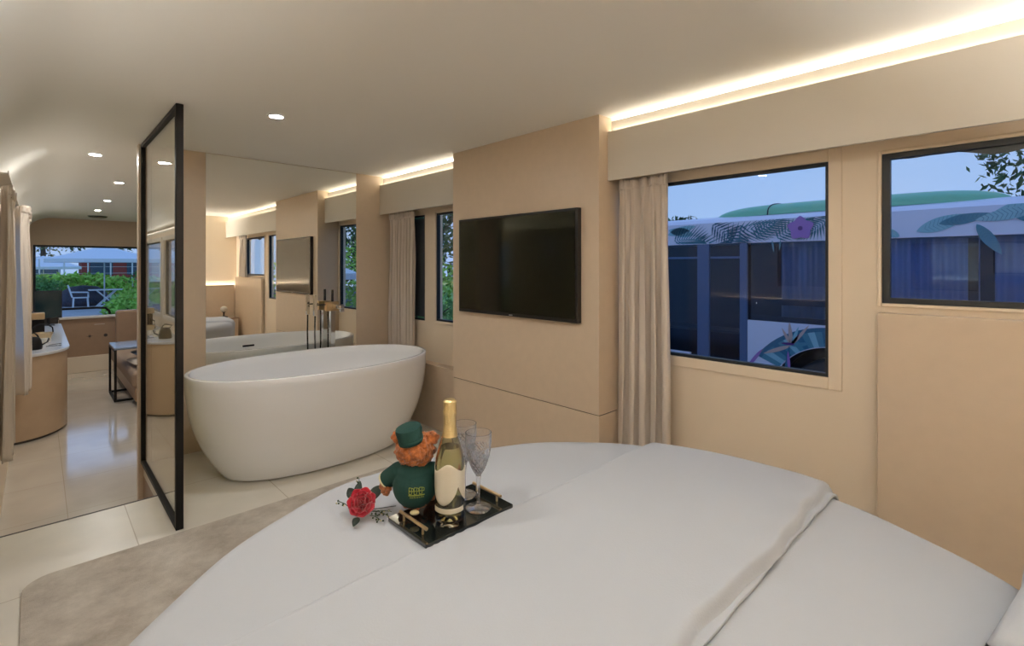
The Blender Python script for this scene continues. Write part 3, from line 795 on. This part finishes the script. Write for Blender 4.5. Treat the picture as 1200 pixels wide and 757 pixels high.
loc(MB().lathe([(0,-.003),(.022,-.003),(.022,.0)], (.70,9.1995,.20), 20, Matrix.Rotation(-PI/2,3,'X')), P).build('round_lock', M['edge'], t)
loc(MB().box(.575,.69,9.1975,9.1995,.36,.366), P).build('trim_line', M['val'], t)
o = MB().box(.80,1.28,8.98,9.12,-.299,.56).build('seat_back', M['brown'], bevel=.03, seg=4); tag(o, 'dark brown upright seat back before the bulkhead', 'seat')
o = MB().tube([(.0,9.45,.585),(.62,9.45,.585),(.72,9.45,.575),(.76,9.45,.53),(.77,9.45,.485)], .016, 10).build('hand_rail', M['black'], smooth=True)
tag(o, 'black curved hand rail across the foot of the windscreen', 'rail')
o = MB().box(-.16,.20,9.40,9.50,ZL+.001,.568).build('rail_ledge', M['edge'], bevel=.01); tag(o, 'dark ledge carrying the black hand rail', 'ledge')

# sofa and side table
P = (1.25, 7.7, ZL)
t = thing('aisle_sofa', 'taupe sofa past the glass screen, beside the black side table', 'sofa', P)
sfm = pm('sofa_fabric', (.34,.24,.165), .9, bump=.4, bscale=120); sfm2 = pm('sofa_light', (.55,.46,.36), .9, bump=.4, bscale=120)
loc(MB().box(.74, XR-.02, 6.55, 8.7, ZL+.05, -.10), P).build('sofa_base', M['brown'], t, bevel=.02, seg=3)
loc(MB().box(.71, XR-.25, 6.53, 8.7, -.0995, .07), P).build('seat_cushion', sfm, t, bevel=.05, seg=5)
loc(MB().box(1.70, XR-.02, 6.55, 8.7, .0705, .5), P).build('backrest', sfm, t, bevel=.04, seg=4)
for x_ in (.8, 2.0):
    for y_ in (6.65, 8.6): loc(MB().box(x_-.02, x_+.02, y_-.02, y_+.02, ZL+.0005, ZL+.0498), P).build('leg', M['black'], t)
def cush(lab, c, r_, mt, rot, name='cushion'):
    o = MB().grid(lambda u, v: (0,0,0), 1, 1)
    def q(sgn):
        return lambda u, v: ((u-.5)*2*r_[0], (v-.5)*2*r_[1], sgn*r_[2]*(max(0,(1-abs(2*u-1)**3)*(1-abs(2*v-1)**3))**.45))
    m = MB().grid(q(1), 20, 20).grid(q(-1), 20, 20); o = m.build(name, mt, smooth=True); o.location = c; o.rotation_euler = rot
    return tag(o, lab, 'cushion')
cush('light taupe cushion lying on the sofa front', (.94,6.95,.120), (.20,.20,.045), sfm2, (0,0,.1))
cush('folded blue throw cushion on top of the taupe one', (.96,7.0,.205), (.18,.18,.028), pm('blue_fabric', (.16,.22,.30), .9), (0,0,.15))
P = (.84, 7.2, ZL)
t = thing('side_table', 'black steel frame side table over the sofa front', 'table', P)
tz = .27
a = .011
for y_ in (6.93, 7.50):
    nm = 'frame_loop'
    loc(MB().box(.60,.622,y_-a,y_+a,ZL+.001,tz).box(.622,1.05,y_-a,y_+a,ZL+.001,ZL+.023), P).build('leg', M['black'], t, bevel=.002)
loc(MB().box(.60,.622,6.9415,7.4885,ZL+.001,ZL+.023), P).build('cross_bar', M['black'], t, bevel=.002)
loc(MB().box(.60,.622,6.9415,7.4885,tz-.022,tz), P).build('cross_bar', M['black'], t, bevel=.002)
loc(MB().box(.60,1.05,6.92,7.51,tz+.0005,tz+.022), P).build('table_top', pm('steel_blue_top', (.20,.24,.30), .15), t, bevel=.003)

# ================================================================== OUTSIDE
GZ = -.93
g1 = pm('asphalt', (.10,.11,.12), .9, noise_amt=.2, nscale=2)
grassm = pm('lawn', (.22,.42,.10), .95, noise_amt=.4, nscale=3)
st(MB().box(-30, 60, -40, 80, GZ-.1, GZ).build('ground_outside', g1))
st(MB().box(-25, 40, 11.2, 60, GZ, -.56).build('lawn_outside', grassm))
st(MB().box(-3, 6.2, 20, 30, -.5595, -.50).build('deck_outside', pm('deck', (.42,.42,.44), .7, noise_amt=.15, nscale=6)))
leafc = [pm('leaf_bright', (.34,.60,.10), .7, noise_amt=.4, nscale=2.5), pm('leaf_dark', (.05,.12,.045), .7, noise_amt=.5, nscale=2), pm('leaf_mid', (.16,.36,.10), .7, noise_amt=.4, nscale=2)]
barkm = pm('bark', (.10,.075,.055), .9)
def foliage(c, r, n, ls, seed, hollow=.35):
    rnd = random.Random(seed); m = MB()
    for _ in range(n):
        while True:
            p = Vector([rnd.uniform(-1,1) for _ in range(3)])
            if hollow < p.length < 1: break
        p = Vector((p.x*r[0], p.y*r[1], p.z*r[2]))
        p *= 1+.25*noise.noise(p*1.7/max(r)*2+Vector((seed,0,0)))
        d = Vector([rnd.gauss(0,1) for _ in range(3)]).normalized(); e = d.cross(Vector([rnd.gauss(0,1) for _ in range(3)])).normalized()
        s_ = ls*rnd.uniform(.6,1.3)
        m.add([p-d*s_, p+e*s_*.35, p+d*s_, p-e*s_*.35], [(0,1,2,3)])
    m.v = [(a+c[0], b+c[1], z+c[2]) for a,b,z in m.v]
    return m
def tree(name, lab, x, y, zt, r, n, ls, mt, seed, z0=GZ, cat='tree', trunk=True, group=None):
    P = (x, y, z0); t = thing(name, lab, cat, P, 0, group)
    foliage((0,0,zt-z0), r, n, ls, seed).build('foliage', mt, t)
    rr = random.Random(seed+50); m = MB()
    h0 = zt-z0
    tr = .05*max(r)+.02
    m.tube([(0,0,.0),(.03,.02,h0*.5),(0,0,h0)], [tr,tr*.8,tr*.5], 8)
    for i in range(6):
        a = rr.uniform(0, 2*PI); m.tube([(0,0,h0*.85),(r[0]*.35*math.cos(a), r[1]*.35*math.sin(a), h0+r[2]*.2),(r[0]*.75*math.cos(a), r[1]*.75*math.sin(a), h0+r[2]*rr.uniform(-.2,.6))], [tr*.45,tr*.3,tr*.12], 6)
    m.build('trunk', barkm, t, smooth=True)
    return t
# seen through the bedroom windows
tree('garden_tree', 'feathery dark tree behind the printed coach, top right', 11.0, -.55, 3.05, (1.2,1.15,1.05), 1500, .085, leafc[1], 1)
tree('garden_tree', 'small dark tree top beyond the coach, left in window', 15.0, 7.75, 2.25, (1.0,.9,.55), 900, .11, leafc[1], 2)
tree('garden_shrub', 'green shrub outside the narrow window beside the television panel', 5.6, 8.6, .0, (1.0,1.1,.75), 1800, .08, leafc[2], 8, cat='shrub')
tree('garden_tree', 'palm like dark tree far outside the narrow window', 10, 14.2, 2.6, (1.9,1.8,1.6), 1500, .16, leafc[1], 9)
tree('garden_shrub', 'bright low shrub far outside the narrow window', 8, 12.4, .5, (1.6,1.2,1.0), 1800, .10, leafc[0], 10, cat='shrub')
o = MB().box(2.2245, 2.228, 3.268, 3.642, .79, 1.58).build('roller_blind', M['lining']); tag(o, 'black blind drawn behind the window next to the tub curtain', 'blind')
# seen in the mirror through the narrow window
tree('garden_tree', 'dark leafy tree seen in the mirror, taller one', 8.5, -9.5, 3.2, (2.6,2.6,2.2), 3500, .13, leafc[1], 3)
tree('garden_shrub', 'bright green shrub seen in the mirror below the tree', 6.6, -7.4, .6, (1.9,1.9,1.3), 3000, .10, leafc[0], 4, cat='shrub')
tree('garden_tree', 'mid green tree behind the mirrored shrub', 14, -13, 2.6, (4,4,3.4), 3500, .2, leafc[2], 5)
# seen through the windscreen
for i, (x, y, zt, r, mt, lab) in enumerate([
    (3.25,24.5,-.05,(1.0,1.2,.75),leafc[0],'bright green bush right of the terrace table'),
    (2.35,22.3,-.35,(.75,.8,.45),leafc[0],'low bright green bush in front of the terrace table'),
    (4.3,27.5,.55,(1.3,1.2,1.0),leafc[2],'tall leafy bush behind the terrace at right'),
    (-.1,29.5,.15,(1.0,1.0,.6),leafc[2],'green bush behind the terrace at left'),
    (1.2,33,.2,(2.6,1.0,.6),leafc[0],'long light green hedge behind the terrace'),
    (.2,44,3.6,(3.2,2,1.9),leafc[1],'dark tree over the terrace, upper left'),
    (5.5,46,3.9,(3.5,2,1.7),leafc[1],'dark tree far behind the red building'),]):
    tree('garden_bush' if i < 5 else 'garden_tree', lab, x, y, zt, r, 1500 if i != 4 else 2600, .10 if i < 4 else .16, mt, 20+i, z0=-.56, cat='bush' if i < 5 else 'tree')
whitem = pm('white_paint', (.80,.83,.88), .5); canm = pm('canopy_white', (.82,.85,.9), .7); coverm = pm('dark_cover', (.05,.055,.085), .8, noise_amt=.3, nscale=5)
def parasol(lab, x, y, z0, zt, zr, rad, n=8):
    t = thing('parasol', lab, 'parasol', (x, y, z0))
    MB().tube([(0,0,.05),(0,0,zt-z0)], .025, 10).build('pole', whitem, t, smooth=True)
    m = MB(); vs = [(0,0,zt-z0+.01)]+[(rad*math.cos(2*PI*i/n+.4), rad*math.sin(2*PI*i/n+.4), zr-z0) for i in range(n)]+[(rad*math.cos(2*PI*i/n+.4), rad*math.sin(2*PI*i/n+.4), zr-z0-.14) for i in range(n)]
    m.add(vs, [(0,1+i,1+(i+1)%n) for i in range(n)]+[(1+i,1+n+i,1+n+(i+1)%n,1+(i+1)%n) for i in range(n)]); m.build('canopy', canm, t, solid=.008)
    MB().lathe([(0,0),(.25,0),(.25,.05),(0,.06)], n=20).build('base', whitem, t)
    return t
parasol('large white parasol over the terrace table', 2.0, 26.8, -.50, 2.02, 1.48, 2.0)
parasol('smaller pale parasol farther back at the left', .2, 38, -.56, 1.75, 1.15, 1.7)
parasol('white parasol seen in the mirror before the trees', 4.9, -4.2, GZ, 1.35, 1.02, .8)
# round folding table
t = thing('terrace_table', 'white slatted terrace table with crossed legs under the parasol', 'table', (2.0, 26.0, -.4995))
MB().box(-.55,.55,-.35,.35,.71,.745).build('table_top', whitem, t)
for s in (-1,1): 
    MB().tube([(-.35,s*.25,.0),(.3,s*.25,.70)], .02, 8).build('leg', whitem, t); MB().tube([(.35,s*.28,.0),(-.3,s*.28,.70)], .02, 8).build('leg', whitem, t)
t = thing('terrace_chair', 'white garden armchair left of the terrace table', 'chair', (1.20, 26.0, -.4995), 0)
MB().box(-.22,.24,-.24,.24,.42,.45).build('seat', whitem, t)
MB().tube([(-.24,-.22,.45),(-.36,-.22,.92)], .022, 8).tube([(-.24,.22,.45),(-.36,.22,.92)], .022, 8).tube([(-.36,-.22,.92),(-.36,.22,.92)], .022, 8).tube([(-.32,-.22,.76),(-.32,.22,.76)], .018, 8).tube([(-.28,-.22,.60),(-.28,.22,.60)], .018, 8).build('backrest', whitem, t)
for sx in (-.2,.22):
    for sy in (-.22,.22): MB().tube([(sx*1.1,sy,0),(sx,sy,.43)], .02, 8).build('leg', whitem, t)
for sy in (-.24,.24): MB().tube([(-.31,sy,.66),(.24,sy,.64),(.24,sy,.44)], .018, 8).build('armrest', whitem, t)
o = MB().lathe([(0,.86),(.45,.80),(.72,.60),(.86,.30),(.92,.0),(0,0)], (1.42, 28.2, -.499), 28).build('covered_grill', coverm, smooth=True)
tag(o, 'dark cover draped over round furniture behind the garden chair', 'cover')
# red building with white fence posts
t = thing('red_building', 'long red brick coloured building behind the garden', 'building', (3.8, 40, -.56))
rb = pm('red_wall', (.36,.06,.055), .8)
MB().box(-1.9,4.5,0,3,0,2.35).build('wall', rb, t)
MB().box(-2.1,4.7,-.4,3.2,2.351,2.5).build('roof', whitem, t)
fwm = pm('far_window', (.06,.10,.16), .2)
MB().box(-1.5,-.4,-.03,-.001,1.2,2.0).build('window', fwm, t); MB().box(.3,1.4,-.03,-.001,1.2,2.0).build('window', fwm, t)
t = thing('garden_fence', 'thin white mesh fence crossing the garden', 'fence', (1.5, 35, -.56))
for i in range(9): MB().box(-3.4+i*.95,-3.34+i*.95,-.03,.03,0,2.15).build('post', whitem, t)
m = MB()
for k_ in range(6): m.box(-3.4,4.3,-.008,.008,.3+.35*k_,.315+.35*k_)
m.build('wire_rails', whitem, t)
# glass pavilion at the left
t = thing('pavilion', 'blue grey glazed pavilion at the far left of the garden', 'pavilion', (-1.2, 42, -.56))
MB().box(-2.4,2.2,0,.06,0,2.2).build('glazing', pm('pav_glass', (.10,.18,.26), .15), t)
for i in range(6): MB().box(-2.4+i*.9,-2.32+i*.9,-.06,-.001,0,2.2).build('post', whitem, t)
MB().box(-2.6,2.4,-.3,.4,2.201,2.32).build('roof', whitem, t)

# ---- neighbouring coach with tropical print
X0 = 6.8
coach = thing('printed_coach', 'parked coach with tropical leaf print outside the windows', 'coach', (8.0, 4.0, GZ))
CP = (8.0, 4.0, GZ)
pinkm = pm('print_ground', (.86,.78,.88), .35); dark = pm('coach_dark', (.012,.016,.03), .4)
teal = pm('print_teal', (.10,.28,.35), .4); teal2 = pm('print_teal_light', (.32,.55,.60), .4); navy = pm('print_navy', (.05,.17,.26), .4)
purp = pm('print_purple', (.42,.18,.50), .4); purp2 = pm('print_dark_purple', (.14,.04,.20), .4); salm = pm('print_peach', (.70,.45,.38), .4); mul = pm('mullion_blue', (.10,.15,.27), .3)
cglass = pane('coach_glass', (.62,.72,.86), .05, gl=(.5,.7,1))
CY0, CY1 = -3.2, 8.4
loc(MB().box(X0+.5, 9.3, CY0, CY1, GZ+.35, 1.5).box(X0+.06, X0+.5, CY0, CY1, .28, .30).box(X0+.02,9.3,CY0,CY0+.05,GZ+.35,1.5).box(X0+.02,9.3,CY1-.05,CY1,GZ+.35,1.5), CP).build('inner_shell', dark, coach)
up = [(X0,1.505),(X0,1.80),(X0+.05,1.85),(X0+.3,1.90),(8.0,1.93),(9.1,1.9),(9.35,1.8),(9.35,1.505)]
loc(MB().prof_y(up, CY0, CY1), CP).build('upper_panel', pinkm, coach)
# lower panel with wheel arch cut-out
def arch_z(y):
    z = -.7
    for wy in (1.58,):
        d = abs(y-wy)
        if d < .68: z = max(z, -.46+math.sqrt(.68**2-d*d))
    return z
m = MB(); n = 120; ya, yb = CY0, 2.55
for i in range(n):
    p, q = ya+(yb-ya)*i/n, ya+(yb-ya)*(i+1)/n
    m.add([(X0,p,arch_z(p)),(X0,q,arch_z(q)),(X0,q,.482),(X0,p,.482),(X0+.04,p,arch_z(p)),(X0+.04,q,arch_z(q)),(X0+.04,q,.482),(X0+.04,p,.482)],[(0,1,2,3),(7,6,5,4),(0,4,5,1),(3,2,6,7)])
loc(m, CP).build('lower_panel', pinkm, coach)
loc(MB().box(X0,X0+.04,3.35,CY1,-.7,-.05), CP).build('lower_panel', pinkm, coach)
loc(MB().box(X0+.010,X0+.018,-3.1,.30,.484,1.504), CP).build('window_pane', cglass, coach)
loc(MB().box(X0+.010,X0+.018,.32,2.51,.484,1.504), CP).build('window_pane', cglass, coach)
loc(MB().box(X0+.010,X0+.018,2.66,3.06,-.7,1.504), CP).build('door_pane', cglass, coach)
loc(MB().box(X0+.010,X0+.018,3.25,CY1,-.04,1.504), CP).build('window_pane', cglass, coach)
for a_, b_, z_ in ((2.555,2.65,-.7),(3.07,3.24,-.7),(.305,.315,.484)):
    loc(MB().box(X0-.004,X0+.04,a_,b_,z_,1.504), CP).build('mullion', mul, coach)
loc(MB().box(X0+.02,X0+.05,1.55,2.51,.70,.78).box(X0+.02,X0+.05,1.55,2.51,.484,.55), CP).build('window_bar', dark, coach)
loc(MB().box(X0+.005,X0+.05,2.66,3.06,1.30,1.33).box(X0+.005,X0+.05,3.25,6.0,1.30,1.33), CP).build('door_bar', mul, coach)
whl = MB().lathe([(0,-.12),(.26,-.12),(.30,-.14),(.48,-.13),(.50,-.08),(.50,.12),(0,.12)], (7.0,1.58,-.43), 40, Matrix.Rotation(PI/2,3,'Y'))
loc(whl, CP).build('wheel', pm('tyre', (.02,.022,.028), .7), coach, smooth=True, angle=.5)
loc(MB().lathe([(.20,-.0),(.24,-.012),(.27,0)], (6.868,1.58,-.43), 32, Matrix.Rotation(PI/2,3,'Y')), CP).build('wheel_rim', M['chrome'], coach, smooth=True)
loc(MB().tube([(7.1,1.58+.67*math.cos(PI*i/20), -.46+.67*math.sin(PI*i/20)) for i in range(21)], .02, 6), CP).build('arch_lip', dark, coach)
# roof pod
def podm():
    def f_(u, v):
        y = .05+3.12*u; e = min(1, (1-abs(2*u-1)**5.0))**.5; a = PI*v
        return (7.55-.60*math.cos(a)*(.35+.65*e), y, 1.875+.185*math.sin(a)**.7*max(.03,e))
    return MB().grid(f_, 60, 20)
loc(podm(), CP).build('roof_pod', pm('pod_green', (.20,.50,.30), .4), coach, smooth=True)
loc(MB().tube([(7.55-.605*math.cos(PI*v/16), 2.35, 1.875+.188*math.sin(PI*v/16)**.7) for v in range(17)], .008, 6), CP).build('pod_seam', dark, coach)
# print shapes on the coach side
class PR:
    def __init__(s): s.m = MB()
    def poly(s, pts, mi, lift):
        s.m.mat(mi); x = X0-.0015-.0007*lift
        n = len(pts); s.m.add([(x, p[0], p[1]) for p in pts], [tuple(range(n))])
    def leaf(s, y, z, ang, L, W, mi, lift, veins=None):
        c, s_ = math.cos(ang), math.sin(ang); P1 = []; n = 14
        for i in range(n+1):
            t_ = i/n; w_ = W*math.sin(PI*t_)**.75*(1-.35*t_); P1.append((t_*L, w_))
        full = P1 + [(a, -b) for a, b in reversed(P1[1:-1])]
        s.poly([(y+a*c-b*s_, z+a*s_+b*c) for a, b in full], mi, lift)
        if veins is not None:
            for i in range(2, 12):
                t_ = i/13
                for sg in (-1,1):
                    w_ = W*math.sin(PI*t_)**.75*(1-.35*t_)*.9
                    a0, a1 = t_*L, t_*L+w_*.7
                    q = [(a0,0),(a0+.010*L,0),(a1+.004,sg*w_),(a1,sg*w_)]
                    s.poly([(y+a*c-b*s_, z+a*s_+b*c) for a, b in q], veins, lift+1)
    def frond(s, y, z, ang, L, W, mi, lift, n=13, bend=.5):
        for i in range(n):
            t_ = (i+1)/(n+1); a0 = ang+bend*t_
            py, pz = y+L*t_*math.cos(ang+bend*t_*.5), z+L*t_*math.sin(ang+bend*t_*.5)
            for sg in (-1,1):
                l_ = 1.45*W*math.sin(PI*(t_*.85+.12)); aa = a0+sg*(1.15-.6*t_)
                dx, dz = math.cos(aa), math.sin(aa); w_ = .0075
                s.poly([(py-dz*w_, pz+dx*w_), (py+dx*l_, pz+dz*l_), (py+dz*w_, pz-dx*w_)], mi, lift)
                s.poly([(py+dx*l_*.2-dz*w_*1.6, pz+dz*l_*.2+dx*w_*1.6), (py+dx*l_, pz+dz*l_), (py+dx*l_*.2+dz*w_*1.6, pz+dz*l_*.2-dx*w_*1.6)], mi, lift)
    def clip(s, z0, z1):
        s.m.v = [(a, b, min(max(c, z0), z1)) for a, b, c in s.m.v]
mats = [teal, teal2, navy, purp, purp2, salm]
p = PR()
for (y,z,a,L,W,mi,l) in [(3.62,1.56,2.9,.5,.20,0,2),(3.3,1.58,.35+PI,.55,.2,0,3),(2.9,1.52,2.6,.75,.22,0,4),(3.05,1.79,-2.6,.6,.2,2,5),(2.45,1.54,2.2,.5,.2,0,6),(2.62,1.78,-1.9+PI/6,.6,.2,2,7),(2.2,1.53,2.4,.5,.16,0,8),
                       (1.45,1.54,1.1,.4,.16,2,3),(1.62,1.78,-.8,.4,.16,0,4),(4.3,1.56,.4,.7,.2,0,2),(5.0,1.60,2.8,.7,.2,2,3),(-.05,1.78,-2.3,.4,.16,0,6)]:
    p.frond(y, z, a, L, W, mi, l)
p.leaf(3.95,1.60,.3,.5,.09,1,1,2); p.leaf(4.7,1.62,2.8,.6,.10,1,1,2); p.leaf(3.70,1.66,-.25+PI,.45,.07,1,1,0); p.leaf(3.3,1.65,.2,.4,.08,1,1,0)
p.leaf(1.60,1.62,2.9,.3,.07,1,2,0)
p.leaf(1.08,1.60,-2.6+2*PI,.16,.05,1,3,0); p.leaf(.80,1.57,2.80,.46,.085,1,6,0); p.leaf(.62,1.64,2.95,.42,.06,0,7,2)
p.leaf(.18,1.70,2.95,.55,.075,0,8,2); p.leaf(.25,1.68,-.35+PI,.60,.085,1,10,0); p.leaf(.10,1.72,-2.75,.30,.055,0,12,2); p.leaf(-.35,1.66,3.0,.45,.08,0,9,2); p.leaf(-.1,1.75,-.2,.45,.07,1,13,2); p.leaf(-.8,1.66,2.8,.5,.09,2,9,0)
p.clip(1.506, 1.80)
# overlapping onto the glass
p2 = PR()
p2.leaf(1.58,1.50,2.95,.52,.030,1,16,0)
p2.leaf(2.24,1.53,-1.7,.16,.014,0,16,None); p2.leaf(2.14,1.53,-1.45,.14,.012,0,17,None)
p2.leaf(.33,1.62,-2.1,.36,.06,0,18,2)
# hibiscus
for i in range(5):
    p2.leaf(1.915,1.665,2*PI*i/5+.3,.155,.085,3,20+i)
p2.poly([(1.915+.028*math.cos(2*PI*i/12), 1.665+.028*math.sin(2*PI*i/12)) for i in range(12)], 4, 27)
for mm in p2.m.v and [p2.m]: 
    b = len(p.m.v); p.m.v += mm.v; p.m.f += [tuple(b+i for i in f_) for f_ in mm.f]; p.m.m += mm.m
loc(p.m, CP).build('leaf_print', mats, coach)
p = PR()
# banana leaf hugging the wheel arch
pts_o = [(1.58+1.00*math.cos(a), -.46+ .90*math.sin(a)) for a in [PI*.18+PI*.62*i/24 for i in range(25)]]
pts_i = [(1.58+.69*math.cos(a), -.46+.69*math.sin(a)) for a in [PI*.18+PI*.62*i/24 for i in range(25)]]
for i in range(24):
    p.poly([pts_o[i], pts_o[i+1], pts_i[i+1], pts_i[i]], (0,1,0,2)[i % 4], 2)
p.poly([(1.58+1.02*math.cos(a)*.98, -.46+.92*math.sin(a)) for a in [PI*.18+PI*.60*i/24 for i in range(25)]] + [(1.58+.96*math.cos(a)*.98, -.46+.87*math.sin(a)) for a in [PI*.18+PI*.60*(24-i)/24 for i in range(25)]], 2, 3)
# bird of paradise
for a, L, W, mi in ((1.5,.30,.028,5),(2.2,.34,.022,5),(1.9,.26,.024,1),(1.1,.24,.022,5),(.2-.6,.36,.030,5),(2.9,.22,.03,0),(-2.5+4.6,.18,.02,3)):
    p.leaf(2.02,.20,a if True else a,L,W,mi,6)
p.leaf(2.04,.20,-1.45,.42,.026,2,7); p.leaf(2.36,.12,-.95+0,.0+.38,.026,3,7); p.leaf(2.04,-.12,-2.4+3.9,.25,.02,3,8)
p.leaf(1.98,.22,.0,.16,.02,4,9)
loc(p.m, CP).build('flower_print', mats, coach)
# curtains inside that coach
def far_curtain(lab, y0, y1, z0, z1, folds, col):
    def f_(u, v): return (X0+.10+.022*math.sin(2*PI*u*folds+.6*math.sin(5*u)), y0+(y1-y0)*u, z0+(z1-z0)*v)
    o = MB().grid(f_, folds*12, 2).build('coach_curtain', pm('far_curtain', col, .9), smooth=True, solid=.004)
    return tag(o, lab, 'curtain')
far_curtain('pale curtain inside the printed coach, left of the two windows', 1.20, 2.16, .49, 1.50, 8, (.50,.52,.52))
far_curtain('blue grey curtain inside the printed coach, behind the wide window', .40, 1.10, .49, 1.50, 7, (.50,.56,.64))
far_curtain('blue grey curtain inside the printed coach at the photo\'s right edge', -.9, .20, .49, 1.50, 9, (.50,.56,.64))

# ------------------------------------------------------------------ world: dusk sky
w = bpy.data.worlds.new('sky'); sc.world = w; w.use_nodes = True; nt = w.node_tree
bg = nt.nodes['Background']; tc = nt.nodes.new('ShaderNodeTexCoord'); sx = nt.nodes.new('ShaderNodeSeparateXYZ'); rp = nt.nodes.new('ShaderNodeValToRGB')
rp.color_ramp.elements[0].position = .46; rp.color_ramp.elements[0].color = (.42,.56,.80,1)
rp.color_ramp.elements[1].position = .75; rp.color_ramp.elements[1].color = (.24,.42,.78,1)
mp = nt.nodes.new('ShaderNodeMath'); mp.operation = 'MULTIPLY_ADD'; mp.inputs[1].default_value = .5; mp.inputs[2].default_value = .5
nt.links.new(tc.outputs['Generated'], sx.inputs[0]); nt.links.new(sx.outputs['Z'], mp.inputs[0]); nt.links.new(mp.outputs[0], rp.inputs[0])
nz = nt.nodes.new('ShaderNodeTexNoise'); nz.inputs['Scale'].default_value = 3; nz.inputs['Detail'].default_value = 4
nt.links.new(tc.outputs['Generated'], nz.inputs['Vector'])
mx = nt.nodes.new('ShaderNodeMix'); mx.data_type = 'RGBA'; mx.inputs['B'].default_value = (.55,.62,.76,1)
mr = nt.nodes.new('ShaderNodeMapRange'); mr.inputs['From Min'].default_value = .5; mr.inputs['From Max'].default_value = .8; mr.inputs['To Max'].default_value = .5
nt.links.new(nz.outputs['Fac'], mr.inputs['Value']); nt.links.new(mr.outputs[0], mx.inputs['Factor']); nt.links.new(rp.outputs[0], mx.inputs['A']); nt.links.new(mx.outputs['Result'], bg.inputs['Color'])
bg.inputs['Strength'].default_value = 1.06

# ------------------------------------------------------------------ camera
cd = bpy.data.cameras.new('camera'); cam = bpy.data.objects.new('camera', cd); COL.objects.link(cam)
cd.sensor_width = 36; cd.lens = 577/1200*36; cd.shift_y = -67/1200
cd.clip_start = .02; cd.clip_end = 300
cam.location = (0, 0, 1.2); cam.rotation_euler = (PI/2, 0, -math.atan2(555, 577))
sc.camera = cam
sc.view_settings.view_transform = 'Standard'; sc.view_settings.look = 'None'; sc.view_settings.gamma = 1
sc.view_settings.exposure = 0.12
sc.cycles.max_bounces = 10; sc.cycles.transparent_max_bounces = 16; sc.cycles.diffuse_bounces = 5
sc.cycles.sample_clamp_indirect = 6
